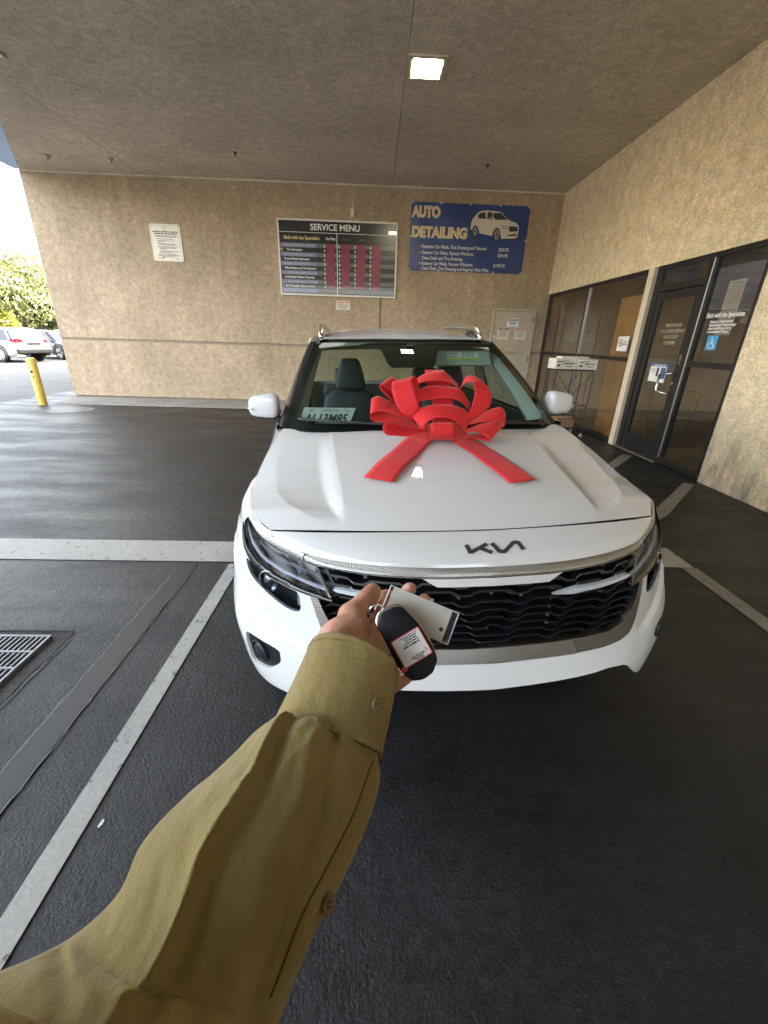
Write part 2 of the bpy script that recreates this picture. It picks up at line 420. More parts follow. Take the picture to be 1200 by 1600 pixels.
# storm drain grate
M_STEEL = mat('galvanised_steel', (.2, .205, .215), .5, .6, var=.25, vs_=25)
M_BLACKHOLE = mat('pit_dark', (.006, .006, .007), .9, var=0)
gr = thing('storm_drain_grate', 'galvanised bar grate of the storm drain set in cracked concrete', 'drain grate', (-2.3, 1.3, 0))
gx0, gx1, gy0, gy1 = -2.9, -1.683, .72, 1.815
MB().quad((gx0, gy0, .0042), (gx1, gy0, .0042), (gx1, gy1, .0042), (gx0, gy1, .0042)).build('pit_shade', M_BLACKHOLE, gr)  # flat black sheet stands for the shade inside the drain
b = MB(); t_ = .012
b.box(gx0, gx1, gy1 - t_, gy1, .004, .022); b.box(gx0, gx1, gy0, gy0 + t_, .004, .022); b.box(gx1 - t_, gx1, gy0 + t_, gy1 - t_, .004, .022); b.box(gx0, gx0 + t_, gy0 + t_, gy1 - t_, .004, .022)
b.build('frame', M_STEEL, gr)
x = gx1 - t_ - .024
while x > gx0 + .03:
    box('bar', M_STEEL, gr, x - .0035, x + .0035, gy0 + t_, gy1 - t_, .004, .02); x -= .0265
y = gy1 - .125
while y > gy0 + .05:
    box('cross_bar', M_STEEL, gr, gx0 + t_, gx1 - t_, y - .005, y + .005, .006, .0225); y -= .113

# manhole cover beside the bollard
mh = thing('manhole_cover', 'round worn manhole cover in the asphalt beside the yellow bollard', 'manhole cover', (-6.2, 8.78, 0))
MB().lathe([(.40, 0), (.40, .006), (.36, .007)], (-6.2, 8.78, .0), n=40).build('ring', M_CONC, mh, sh=40)
MB().lathe([(.33, .0), (.33, .008), (.3, .0095), (0, .0095)], (-6.2, 8.78, .0), n=40).build('lid', mat('cast_iron', (.06, .057, .054), .5, .3, var=.4, vs_=18, bmp=.6, bs=60), mh, sh=40)

# ================================================================== walls and canopy
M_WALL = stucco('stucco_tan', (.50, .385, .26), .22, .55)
M_WALL_LIT = stucco('stucco_tan_lit', (.86, .69, .45), .10, .55, False, dirt=1.)  # bounced light put into the colour: a brighter copy of the tan stucco
M_CEIL = stucco('soffit_plaster', (.76, .68, .575), .2, .95, False)
M_GAP = mat('joint_dark', (.26, .21, .155), .9)
bw = thing('stucco_wall', 'tan stucco wall with a horizontal reveal carrying the menu board and blue banner', 'wall', (-1.7, 10.9, 0))
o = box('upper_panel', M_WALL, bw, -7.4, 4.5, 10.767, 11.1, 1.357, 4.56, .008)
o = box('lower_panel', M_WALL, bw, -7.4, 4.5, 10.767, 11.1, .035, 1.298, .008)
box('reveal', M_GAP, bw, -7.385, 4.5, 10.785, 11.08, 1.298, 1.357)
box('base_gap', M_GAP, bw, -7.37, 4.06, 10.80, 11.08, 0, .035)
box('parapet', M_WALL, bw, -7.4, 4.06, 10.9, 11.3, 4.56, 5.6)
box('unseen_shade_block', M_WALL, bw, -7.38, 14, 11.3, 42, 0, 6.2)  # unseen building mass, added so that its shadow covers the car park
rw_ = thing('storefront_wall', 'tan stucco wall above and beside the dark glass shopfront', 'wall', (4.2, 5, 0))
box('upper_panel', M_WALL_LIT, rw_, 4.062, 4.42, 4.822, 10.766, 2.602, 4.56)
box('pier', M_WALL_LIT, rw_, 4.062, 4.42, -9.5, 4.82, 0, 4.56)
M_CREAM = mat('cream_paint', (.62, .52, .38), .6, var=.08)
box('post', M_CREAM, rw_, 4.03, 4.2, 6.76, 6.895, 0, 2.601, .006)
def prism(name, poly, z0, z1, mt, parent):
    n = len(poly); v = [(x, y, z0) for x, y in poly] + [(x, y, z1) for x, y in poly]
    f = [tuple(reversed(range(n))), tuple(range(n, 2 * n))] + [(i, (i + 1) % n, n + (i + 1) % n, n + i) for i in range(n)]
    return obj(name, v, f, mt, parent)
cn = thing('canopy', 'grey plastered canopy ceiling with thin panel joints over the lane', 'canopy', (-1, 4, 4.54))
ZC = 4.544; YE = -8.0; XE = -5.55
G_ = .0035
# panels between the joints at x = .33, x = -4.9 and y = 6.58, 1.6
prism('ceiling_panel', [(.33 + G_, 6.58 + G_), (4.06, 6.58 + G_), (4.06, 10.766), (.33 + G_, 10.766)], ZC, ZC + .3, M_CEIL, cn)
prism('ceiling_panel', [(-4.9 + G_, 6.58 + G_), (.33 - G_, 6.58 + G_), (.33 - G_, 10.766), (-4.9 + G_, 10.766)], ZC, ZC + .3, M_CEIL, cn)
prism('ceiling_panel', [(XE, 6.58 + G_), (-4.9 - G_, 6.58 + G_), (-4.9 - G_, 10.766), (-7.38, 10.766), (-6.0, 8.59), (XE, 7.9)], ZC, ZC + .3, M_CEIL, cn)
prism('ceiling_panel', [(.33 + G_, 1.6), (4.06, 1.6), (4.06, 6.58 - G_), (.33 + G_, 6.58 - G_)], ZC, ZC + .3, M_CEIL, cn)
prism('ceiling_panel', [(XE, 1.6), (.33 - G_, 1.6), (.33 - G_, 6.58 - G_), (XE, 6.58 - G_)], ZC, ZC + .3, M_CEIL, cn)
prism('ceiling_panel', [(XE, YE), (4.06, YE), (4.06, 1.6 - G_), (XE, 1.6 - G_)], ZC, ZC + .3, M_CEIL, cn)
box('joint_backing', M_GAP, cn, XE + .02, 4.04, YE + .02, 10.74, ZC + .06, ZC + .2)
M_BLUEF = mat('blue_fascia', (.32, .52, .88), .45, var=.05)
prism('edge_soffit', [(-7.47, 8.3), (XE - .004, 7.2), (XE - .004, 7.898), (-6.004, 8.588), (-7.385, 10.765), (-7.47, 10.765)], ZC + .012, ZC + .32, M_BLUEF, cn)
prism('roof_deck', [(XE - .05, YE - .05), (4.4, YE - .05), (4.4, 10.89), (-7.5, 10.89), (-7.5, 8.25), (XE - .05, 7.1)], ZC + .33, ZC + .9, M_CEIL, cn)
box('wall_trim', M_CEIL, cn, -7.38, 4.05, 10.735, 10.766, ZC - .03, ZC - .001)
# main building behind the walls keeps the sun off the lane
mb_ = thing('showroom_building', 'showroom building block behind the glass shopfront', 'building', (9, 4, 0))
M_ROOM = mat('room_wall', (.55, .46, .34), .85, var=.15, vs_=2)
box('roof', M_CEIL, mb_, 4.42, 14, -9.5, 14, 3.0, 5.4); box('window_header', M_ROOM, mb_, 4.3, 4.42, 3.1, 11.05, 2.61, 3.0)
box('back_wall', M_ROOM, mb_, 9.4, 9.6, -9.5, 14, 0, 3.0)
box('side_wall', M_ROOM, mb_, 4.42, 9.4, 10.9, 11.1, 0, 3.0)
box('side_wall', M_ROOM, mb_, 4.42, 9.4, 2.9, 3.1, 0, 3.0)
box('floor', mat('room_floor', (.3, .26, .2), .4, var=.2), mb_, 4.3, 9.4, 3.1, 10.9, .0, .02)

# ceiling fittings
M_LAMP = mat('lamp_diffuser', (1, .86, .58), .4, var=0, emit=11.0)
M_FRAME = mat('lamp_frame', (.55, .49, .38), .5, var=.06)
def ceiling_lamp(x0, x1, y0, y1, label):
    t = thing('ceiling_light', label, 'ceiling light', ((x0 + x1) / 2, (y0 + y1) / 2, ZC), group='square lights recessed in the canopy')
    w = .05; z0, z1 = ZC - .022, ZC - .001
    for q in ((x0, x1, y0, y0 + w), (x0, x1, y1 - w, y1), (x0, x0 + w, y0 + w, y1 - w), (x1 - w, x1, y0 + w, y1 - w)):
        box('frame', M_FRAME, t, *q, z0, z1, .004)
    w2 = .075
    for q in ((x0 + w, x1 - w, y0 + w, y0 + w2), (x0 + w, x1 - w, y1 - w2, y1 - w), (x0 + w, x0 + w2, y0 + w2, y1 - w2), (x1 - w2, x1 - w, y0 + w2, y1 - w2)):
        box('reveal', M_GAP, t, *q, z0 + .01, z1)
    box('diffuser', M_LAMP, t, x0 + w2, x1 - w2, y0 + w2, y1 - w2, z0 + .006, z1)
ceiling_lamp(.338, .80, 6.345, 6.84, 'lit square recessed light beside the long ceiling joint above the car')
ceiling_lamp(-4.95, -4.49, 6.33, 6.83, 'lit square recessed light at the outer edge of the canopy')
M_NUB = mat('brass_nub', (.45, .4, .3), .4, .3)
for (x, y), lab in (((-6.22, 9.9), 'pale sprinkler head near the outer corner of the canopy ceiling'), ((-5.07, 9.92), 'pale sprinkler head on the thin ceiling joint above the rules sign')):
    t = thing('sprinkler_head', lab, 'sprinkler', (x, y, ZC), group='sprinkler heads')
    MB().lathe([(.075, -.001), (.075, -.018), (.05, -.03)], (x, y, ZC), n=20).build('plate', M_NUB, t, sh=40)
    MB().lathe([(.035, -.03), (.03, -.06), (.045, -.068), (.02, -.075)], (x, y, ZC), n=14).build('nozzle', M_NUB, t, sh=40)
for (x, y), lab in (((-2.54, 9.35), 'small dark anchor stub in the ceiling above the menu board'), ((2.03, 9.41), 'small dark anchor stub in the ceiling above the blue banner')):
    t = thing('ceiling_anchor', lab, 'ceiling anchor', (x, y, ZC), group='ceiling anchors')
    MB().lathe([(.03, -.001), (.03, -.02), (.012, -.03), (.012, -.06)], (x, y, ZC), n=12).build('stub', mat('rusty_iron', (.09, .06, .04), .7), t, sh=40)

# yellow bollard
M_YEL = mat('yellow_paint', (.62, .44, .09), .5, var=.18, vs_=9)
bo = thing('bollard', 'yellow painted steel bollard with scuffs at the corner of the lane', 'bollard', (-7.2, 9.415, 0))
MB().lathe([(.085, 0), (.085, .93), (.07, .955), (.0, .965)], (-7.2, 9.415, 0), n=24).build('post', M_YEL, bo, sh=50)
b = MB()
for z, a, w, h in ((.66, -1.5, .05, .09), (.56, -1.35, .03, .05), (.5, -1.7, .025, .03), (.74, -1.75, .02, .03)):
    n_ = 6; G2 = [[(-7.2 + .0865 * math.cos(a + w / .085 * (k / n_ - .5)), 9.415 + .0865 * math.sin(a + w / .085 * (k / n_ - .5)), zz) for k in range(n_ + 1)] for zz in (z, z + h * .6)]
    MB().grid(G2).build('scuff', mat('scuff', (.05, .045, .04), .8), bo)
# ================================================================== signs on the back wall
def wframe(x0, z0, d): return ((x0, 10.767 - d, z0), (1, 0, 0), (0, 0, 1), (0, -1, 0))
M_SIGNW = mat('sign_white', (.70, .64, .52), .4, var=.06)
M_INK = mat('ink_black', (.03, .03, .032), .5, var=0); M_INKG = mat('ink_grey', (.16, .15, .14), .5, var=0)
M_WHITE = mat('print_white', (.78, .77, .74), .45, var=0); M_RED = mat('print_red', (.5, .05, .05), .45, var=0)
def rrect(x0, x1, y0, y1, r, n=5):
    o = []
    for cx_, cy_, a0 in ((x1 - r, y0 + r, -90), (x1 - r, y1 - r, 0), (x0 + r, y1 - r, 90), (x0 + r, y0 + r, 180)):
        for k in range(n + 1):
            a = math.radians(a0 + 90 * k / n); o.append((cx_ + r * math.cos(a), cy_ + r * math.sin(a)))
    return o
def plate(name, mt, parent, frame, poly, th, lift=0):
    O, ex, ey, en = [Vector(q) for q in frame]; n = len(poly)
    v = [O + ex * a + ey * c + en * lift for a, c in poly] + [O + ex * a + ey * c + en * (lift + th) for a, c in poly]
    f = [tuple(reversed(range(n))), tuple(range(n, 2 * n))] + [(i, (i + 1) % n, n + (i + 1) % n, n + i) for i in range(n)]
    return obj(name, v, f, mt, parent)

# rules sign
fr = wframe(-4.91, 2.995, .003); s = thing('rules_sign', 'white metal rules sign with a round seal and rows of black print', 'sign', (-4.58, 10.76, 2.995))
plate('plate', M_SIGNW, s, fr, rrect(0, .655, 0, .70, .05), .012)
f2 = wframe(-4.91, 2.995, .0155)
O = f2[0]; b = MB()
ring = rrect(.025, .63, .025, .675, .035); ring2 = rrect(.029, .626, .029, .671, .033)
n = len(ring); b.add([(O[0] + a, O[1], O[2] + c) for a, c in ring + ring2], [(i, (i + 1) % n, n + (i + 1) % n, n + i) for i in range(n)]); b.build('border', M_INKG, s)
b = MB(); n = 24
for ra, rb_ in ((.046, .041), (.03, .027)):
    pa = [(.325 + ra * math.cos(2 * math.pi * k / n), .615 + ra * math.sin(2 * math.pi * k / n)) for k in range(n)]; pb = [(.325 + rb_ * math.cos(2 * math.pi * k / n), .615 + rb_ * math.sin(2 * math.pi * k / n)) for k in range(n)]
    b.add([(O[0] + a, O[1], O[2] + c) for a, c in pa + pb], [(i, (i + 1) % n, n + (i + 1) % n, n + i) for i in range(n)])
b.build('seal', M_INKG, s)
dashes('print', [(.06, .6, .545, .02), (.085, .58, .51, .02), (.09, .57, .478, .011), (.12, .55, .456, .011), (.13, .47, .415, .011), (.13, .5, .382, .011), (.15, .29, .36, .011), (.13, .52, .325, .011), (.16, .5, .305, .011), (.13, .55, .27, .011), (.16, .52, .248, .011), (.16, .3, .228, .011), (.14, .56, .19, .011), (.16, .42, .17, .011), (.2, .25, .065, .02)], M_INK, s, f2, .0005, 3)
text('print', 'BUREAU OF AUTOMOTIVE REPAIR', .03, M_INK, s, f2, .325, .132, .0006, 'CENTER', lift=.0005, width=.38)
dashes('print', [(.11, .57, .105, .013), (.2, .46, .08, .012), (.48, .57, .05, .008), (.1, .22, .055, .01)], M_INK, s, f2, .0005, 8)
for x, z in ((.045, .655), (.61, .655)): MB().lathe([(.008, 0), (.008, .004), (.0, .005)], (O[0] + x, O[1], O[2] + z), (0, -1, 0), 10).build('screw', M_STEEL, s)

# service menu board
X0, Z0, WW, HH = -2.15, 2.412, 2.63, 1.475
mn = thing('menu_board', 'black SERVICE MENU price board with white frame and dark red price columns', 'menu board', (-.83, 10.76, 2.41))
fr = wframe(X0, Z0, .02)
M_BOARD = mat('board_black', (.018, .018, .02), .25, var=.1, coat=.8, crough=.02)
M_LILAC = mat('row_lilac', (.21, .22, .33), .25, var=.05, coat=.8, crough=.02); M_ROWG = mat('row_grey', (.14, .15, .14), .25, var=.05, coat=.8, crough=.02)
M_MAR = mat('price_maroon', (.22, .025, .055), .3, var=.06, coat=.8, crough=.02); M_BFRAME = mat('frame_white', (.72, .68, .6), .35, var=.04)
fquad('panel', M_BOARD, mn, fr, .03, WW - .03, .03, HH - .03, .004, .02)
for q in ((0, WW, 0, .034), (0, WW, HH - .034, HH), (0, .034, .034, HH - .034), (WW - .034, WW, .034, HH - .034)): fquad('frame', M_BFRAME, mn, fr, *q, .016, .034)
fb = wframe(X0, Z0, .0245)
text('lettering', 'SERVICE MENU', .165, M_WHITE, mn, fb, 1.26, 1.28, .0035, 'CENTER', lift=.001, width=1.08)
fquad('rule', M_WHITE, mn, fb, .034, WW - .034, 1.225, 1.234, .001)
fquad('rule', M_WHITE, mn, fb, 1.29, 1.303, .034, 1.225, .0016)
text('lettering', 'Stick with the Specialists', .088, mat('print_yellow', (.75, .6, .22), .45, var=0), mn, fb, .13, 1.098, .002, lift=.001, width=.78)
text('lettering', 'Our Price', .075, M_WHITE, mn, fb, 1.05, 1.1, .002, lift=.001, width=.21)
dashes('lettering', [(1.43, 1.57, 1.11, .022), (1.78, 1.91, 1.11, .022), (2.10, 2.3, 1.11, .022)], M_ROWG, mn, fb, .001, 4)
rows = ['Lube, Oil & Filter Change', 'Tire Rotation', '30-Point Vehicle Checkup', 'Front-Wheel Alignment', 'Cooling System Service', 'Wheel Balance and Tire Rotation', '4-Cylinder Engine Tune-Up', '6-Cylinder Engine Tune-Up', 'Auto Transmission Tune-Up', '4x4 Transfer Case Service', '']
rh = .0885; top = 1.03
for i, t_ in enumerate(rows):
    y1 = top - i * rh; y0 = y1 - rh
    if i % 2 == 0:
        fquad('row', M_LILAC, mn, fb, .05, .86, y0 + .004, y1 - .004, .0008)
        fquad('row', M_ROWG, mn, fb, .87, WW - .05, y0 + .004, y1 - .004, .0008)
    if t_: text('lettering', t_, .058, M_WHITE if i % 2 else mat('print_dim', (.4, .41, .5), .45, var=0), mn, fb, .1 + (.08 if i in (1, 6, 8) else .02), y0 + .027, .0012, lift=.0016, width=min(.7, .0265 * len(t_)))
    for cx_ in (1.035, 1.365, 1.715, 2.06):
        if i < 10: text('lettering', '$', .062, M_WHITE, mn, fb, cx_ - .035, y0 + .022, .001, lift=.0018)
for cx_ in (1.04, 1.37, 1.72, 2.065):
    for i in range(10): fquad('price_patch', M_MAR, mn, fb, cx_ + .015, cx_ + .205, top - (i + 1) * rh + .001, top - i * rh - .001, .0022)
fquad('marker', mat('print_orange', (.6, .3, .12), .4, var=0), mn, fb, .045, .095, .875, .925, .0018)

# small red and white notice under the board
fr = wframe(-.897, 2.14, .003); s = thing('small_notice', 'small white notice with red heading just below the menu board', 'sign', (-.73, 10.76, 2.14))
fquad('plate', M_SIGNW, s, fr, 0, .328, 0, .195, .004, .006); fb = wframe(-.897, 2.14, .0075)
fquad('heading', M_RED, s, fb, .01, .318, .148, .188, .0004); dashes('print', [(.02, .3, .158, .02)], M_SIGNW, s, fb, .0009, 5)
dashes('print', [(.03, .3, .118, .011), (.05, .28, .094, .011), (.02, .3, .07, .011), (.05, .27, .046, .011), (.08, .25, .022, .01)], M_INKG, s, fb, .0006, 6)
# cable dropping from board
cb = thing('wall_cable', 'thin dark cable running down the tan wall below the menu board', 'cable', (.13, 10.76, 1.36))
MB().tube([(.13, 10.758, 2.41), (.131, 10.757, 2.1), (.127, 10.757, 1.85), (.13, 10.757, 1.7), (.15, 10.757, 1.62), (.152, 10.77, 1.36)], .007, 8).build('cord', mat('cable_black', (.03, .028, .025), .5), cb, smooth=True)
# little antenna box above the board
an = thing('wall_sensor', 'small pale sensor with thin whip antenna above the menu board', 'sensor', (-.51, 10.74, 3.94))
o = box('housing', M_BFRAME, an, -.548, -.47, 10.70, 10.766, 3.945, 4.1, .012)
MB().tube([(-.509, 10.73, 4.1), (-.509, 10.73, 4.2), (-.507, 10.73, 4.31)], [.009, .006, .003], 8).build('antenna', M_BFRAME, an, smooth=True)

# AUTO DETAILING banner
bn = thing('detailing_banner', 'blue vinyl AUTO DETAILING banner with gold lettering and a printed white SUV', 'banner', (2.05, 10.76, 2.99))
m_, nt, b_ = _new('banner_blue'); b_.inputs['Base Color'].default_value = (.028, .06, .2, 1); b_.inputs['Roughness'].default_value = .36
cp_ = coords(nt, 'Object'); bump(nt, b_, noise(nt, cp_, 3.5, 4), .5, .03); M_BAN = m_
fr = wframe(.757, 2.995, .012)
def banner(u, v):
    w = .005 * math.sin(u * 5 + v * 3) + .003 * math.sin(u * 11 - v * 7)
    e = min(u, 2.59 - u, v, 1.29 - v); w *= min(1, e / .25)
    sag = .012 * math.sin(math.pi * u / 2.59)
    return (.757 + u - (.016 * v / 1.29 if u > 2 else 0) * 0, 10.767 - .016 - w, 2.995 + v - sag * (v > .6) * .4)
V_, F_ = panel(banner, [(0, 0), (2.585, 0), (2.592, 1.29), (0, 1.29)], (), .06); obj('sheet', V_, F_, M_BAN, bn, True)
fb = wframe(.757, 2.995, .0275)
M_GOLD = mat('print_gold', (.72, .46, .16), .45, var=0); M_CREAMP = mat('print_cream', (.8, .74, .6), .45, var=0)
for t_, y, w in (('AUTO', 1.02, .62), ('DETAILING', .65, 1.22)):
    text('lettering', t_, .27, M_CREAMP, bn, fb, .035, y, .016, lift=.0, width=w); text('lettering', t_, .27, M_GOLD, bn, fb, .04, y, .003, lift=.0012, width=w - .012)
for i, (t_, y, w) in enumerate((('Exterior Car Wash, Tire Dressing and Vacuum', .42, 1.43), ('Exterior Car Wash, Vacuum Windows,', .305, 1.16), ('Clean Dash and Tire Dressing', .20, .92), ('Exterior Car Wash, Vacuum Windows,', .095, 1.16), ('Clean Dash, Tire Dressing and Exterior Paint Wax', -.0, 1.54))):
    text('lettering', t_, .094, M_WHITE, bn, fb, .285 if i in (0, 1, 3) else .28, y + .02, .0014, lift=.001, width=w)
    if i in (0, 1, 3): MB().lathe([(.014, 0), (.014, .0015)], (.757 + .245, fb[0][1], 2.995 + y + .05), (0, -1, 0), 10).build('bullet', M_WHITE, bn)
for t_, x, y in (('$24.95', 2.0, .43), ('$54.95', 1.99, .315), ('$199.95', 1.92, .115)): text('lettering', t_, .094, M_WHITE, bn, fb, x, y, .0014, lift=.001, width=.225 if len(t_) < 7 else .255)
# printed SUV (flat print on the vinyl)
sc = 1.0
def car_poly(name, mt, pts, lift): fpoly(name, mt, bn, fb, [(1.32 + (x - 605) * .00218, 1.19 - (y - 165) * .00216) for x, y in pts][::-1], lift)
M_PW = mat('print_car_white', (.66, .61, .5), .5, var=.06, vs_=4); M_PD = mat('print_car_dark', (.035, .037, .04), .5, var=0); M_PG = mat('print_car_grey', (.3, .29, .26), .5, var=0)
car_poly('picture', M_PW, [(640, 220), (668, 190), (700, 175), (760, 170), (850, 172), (905, 182), (975, 240), (1060, 265), (1092, 290), (1096, 320), (1092, 385), (1060, 400), (930, 405), (915, 360), (880, 318), (850, 325), (835, 360), (830, 385), (700, 365), (690, 330), (660, 298), (632, 310), (622, 340), (608, 335), (608, 280), (618, 250)], .001)
car_poly('picture', M_PD, [(668, 215), (690, 195), (740, 186), (752, 240), (690, 240), (672, 232)], .0016)
car_poly('picture', M_PD, [(762, 186), (800, 182), (815, 205), (820, 240), (764, 242)], .0016)
car_poly('picture', M_PD, [(815, 190), (900, 186), (968, 240), (850, 246), (828, 228)], .0016)
car_poly('picture', M_PD, [(992, 296), (1082, 296), (1088, 335), (1010, 345), (994, 320)], .0016)
car_poly('picture', M_PD, [(990, 368), (1086, 360), (1080, 376), (996, 380)], .0016); car_poly('picture', M_PD, [(990, 395), (1075, 388), (1060, 412), (1010, 416)], .0008)
car_poly('picture', M_PG, [(912, 288), (970, 294), (975, 302), (916, 298)], .0016); car_poly('picture', M_PG, [(920, 308), (978, 312), (982, 319), (924, 317)], .0016)
def disc(cx_, cy_, rx, ry, mt, lift, n=22): car_poly('picture', mt, [(cx_ + rx * math.cos(2 * math.pi * k / n), cy_ + ry * math.sin(2 * math.pi * k / n)) for k in range(n)], lift)
for cx_, cy_, rx, ry in ((653, 350, 31, 52), (876, 372, 38, 60)):
    disc(cx_, cy_, rx, ry, M_PD, .002); disc(cx_ + 3, cy_, rx * .72, ry * .75, M_PG, .0025); disc(cx_ + 3, cy_, rx * .2, ry * .2, M_PD, .003)
    for k in range(5):
        a = 2 * math.pi * k / 5 + .3; car_poly('picture', M_PD, [(cx_ + 3 + rx * .62 * math.cos(a - .28), cy_ + ry * .65 * math.sin(a - .28)), (cx_ + 3 + rx * .62 * math.cos(a + .28), cy_ + ry * .65 * math.sin(a + .28)), (cx_ + 3 + rx * .25 * math.cos(a), cy_ + ry * .25 * math.sin(a))], .003)
car_poly('picture', M_PG, [(785, 228), (800, 222), (820, 228), (822, 246), (795, 250), (784, 242)], .0022)
for x, z in ((.03, 1.265), (2.56, 1.265), (.025, .03), (2.555, .03), (.65, 1.275), (1.28, 1.275), (1.93, 1.275), (.68, .014), (1.32, .014), (1.93, .014), (2.57, .65), (.015, .65)):
    MB().lathe([(.018, 0), (.018, .006), (.01, .012)], (.757 + x, 10.767 - .03, 2.995 + z), (0, -1, 0), 10).build('grommet', M_BFRAME, bn)

# ================================================================== service door in the back wall
M_DOOR = mat('door_beige', (.46, .39, .30), .5, var=.07, vs_=3)
dr = thing('service_door', 'beige flush steel door with three small notices in the stucco wall', 'door', (3.3, 10.76, 0))
for q in ((2.795, 2.845, 0, 2.285), (3.785, 3.835, 0, 2.285), (2.845, 3.785, 2.235, 2.285)): box('door_frame', M_DOOR, dr, q[0], q[1], 10.735, 10.79, q[2], q[3], .004)
lf = box('leaf', M_DOOR, dr, 2.853, 3.777, 10.752, 10.79, .012, 2.227, .003)
for z in (2.06, 1.19, .3):
    MB().tube([(3.786, 10.742, z - .06), (3.786, 10.742, z + .06)], .012, 10).build('hinge', mat('hinge_dark', (.1, .085, .07), .4, .7), dr)
box('pull_bar', mat('brass', (.6, .45, .2), .3, .9), dr, 3.1, 3.475, 10.72, 10.75, 1.31, 1.36, .008)
box('strike_plate', M_BFRAME, dr, 2.86, 2.905, 10.744, 10.7515, 1.61, 1.70)
def small_sign(x0, x1, z0, z1, head, hm, label, rows_, seed):
    s = thing('door_notice', label, 'sign', ((x0 + x1) / 2, 10.745, z0)); f_ = wframe(x0, z0, .0155); w, h = x1 - x0, z1 - z0
    plate('plate', M_SIGNW if 'NOTICE' not in head else M_WHITE, s, f_, rrect(0, w, 0, h, .012), .005); f3 = wframe(x0, z0, .021)
    fquad('heading', hm, s, f3, .02, w - .02, h - .065, h - .015, .0004)
    text('lettering', head, .045, M_WHITE, s, f3, w / 2, h - .056, .001, 'CENTER', lift=.0009, width=w * .62)
    return s, f3, w, h
s, f3, w, h = small_sign(3.168, 3.44, 1.898, 2.085, 'NOTICE', mat('print_blue', (.05, .12, .4), .4, var=0), 'white door notice headed NOTICE in blue above the other two', 3, 1)
dashes('print', [(.05, w - .05, .085, .02), (.05, w - .05, .055, .02), (.1, w - .1, .025, .018)], M_INKG, s, f3, .0005, 11)
s, f3, w, h = small_sign(2.965, 3.232, 1.617, 1.885, 'WARNING', M_INK, 'white door notice with black heading left of the red one', 4, 2)
dashes('print', [(.04, w - .04, .165 - .035 * k, .017) for k in range(4)], M_INKG, s, f3, .0005, 12)
s, f3, w, h = small_sign(3.378, 3.645, 1.617, 1.885, 'DANGER', M_RED, 'cream door notice with red heading near the door hinge', 4, 3)
dashes('print', [(.07, w - .04, .165 - .035 * k, .013) for k in range(4)] + [(.03, .05, .165 - .035 * k, .013) for k in range(4)], M_INKG, s, f3, .0005, 13)
# ================================================================== shopfront
def rframe(y, z, x=4.1): return ((x, y, z), (0, -1, 0), (0, 0, 1), (-1, 0, 0))
M_ALU = mat('dark_anodised', (.035, .033, .032), .35, .5, var=.15, vs_=12)
M_ALUE = mat('bright_anodised', (.45, .42, .37), .3, .8, var=.1)
M_TINT = glass('shop_glass', (.80, .75, .66), 1.0, .0, 2.0)
def rbox(name, mt, parent, y0, y1, z0, z1, x0=4.085, x1=4.15, bev=.003): return box(name, mt, parent, x0, x1, min(y0, y1), max(y0, y1), z0, z1, bev)
sw = thing('shop_window', 'wide dark tinted shop window with one mullion beside the service door', 'window', (4.1, 8.8, 0))
rbox('head', M_ALU, sw, 6.90, 10.76, 2.55, 2.60); rbox('sill', M_ALU, sw, 6.90, 10.76, .006, .07)
rbox('jamb', M_ALU, sw, 10.71, 10.76, .07, 2.55); rbox('jamb', M_ALU, sw, 6.90, 6.935, .07, 2.55)
rbox('mullion', M_ALU, sw, 8.82, 8.875, .07, 2.55); rbox('mullion_edge', M_ALUE, sw, 8.80, 8.82, .07, 2.55, 4.088)
rbox('transom', M_ALU, sw, 6.935, 8.80, 1.315, 1.375); rbox('transom', M_ALU, sw, 8.875, 10.71, 1.315, 1.375)
for a, c in ((6.935, 8.80), (8.875, 10.71)):
    for z0, z1 in ((.07, 1.315), (1.375, 2.55)): MB().quad((4.115, c, z0), (4.115, a, z0), (4.115, a, z1), (4.115, c, z1)).build('pane', M_TINT, sw)
sd_ = thing('glass_door', 'dark framed glass shop door with chrome pull handle and white lettering', 'door', (4.1, 6.2, 0))
for q in ((6.65, 6.755, .006, 2.60), (5.67, 5.745, .006, 2.60)): rbox('door_frame', M_ALU, sd_, *q)
rbox('door_frame', M_ALU, sd_, 5.745, 6.65, 2.55, 2.60); rbox('door_frame', M_ALU, sd_, 5.745, 6.65, 2.27, 2.35); rbox('threshold', M_ALUE, sd_, 5.67, 6.755, 0, .02, 4.04, 4.15)
MB().quad((4.115, 6.65, 2.35), (4.115, 5.745, 2.35), (4.115, 5.745, 2.55), (4.115, 6.65, 2.55)).build('transom_pane', M_TINT, sd_)
rbox('stile', M_ALU, sd_, 6.55, 6.64, .03, 2.26, 4.095); rbox('stile', M_ALU, sd_, 5.755, 5.845, .03, 2.26, 4.095)
rbox('rail', M_ALU, sd_, 5.845, 6.55, 2.16, 2.26, 4.095); rbox('rail', M_ALU, sd_, 5.845, 6.55, .03, .28, 4.095)
pn = MB().quad((4.12, 6.55, .28), (4.12, 5.845, .28), (4.12, 5.845, 2.16), (4.12, 6.55, 2.16)).build('pane', M_TINT, sd_)
M_CHROME = mat('chrome', (.75, .74, .72), .12, 1., var=0)
MB().tube([(4.09, 5.80, 1.215), (4.02, 5.80, 1.215), (4.0, 5.83, 1.2), (4.0, 5.96, 1.2), (4.0, 5.985, 1.17), (4.0, 5.985, 1.0), (4.0, 5.96, .965), (4.0, 5.83, .955), (4.02, 5.80, .95), (4.09, 5.80, .95)], .014, 12).build('pull_handle', M_CHROME, sd_, smooth=True)
MB().lathe([(.02, 0), (.02, .015), (.0, .018)], (4.095, 5.8, 1.08), (-1, 0, 0), 16).build('lock', M_CHROME, sd_)
M_GOLDL = mat('gold_leaf', (.35, .3, .2), .5, var=.1)
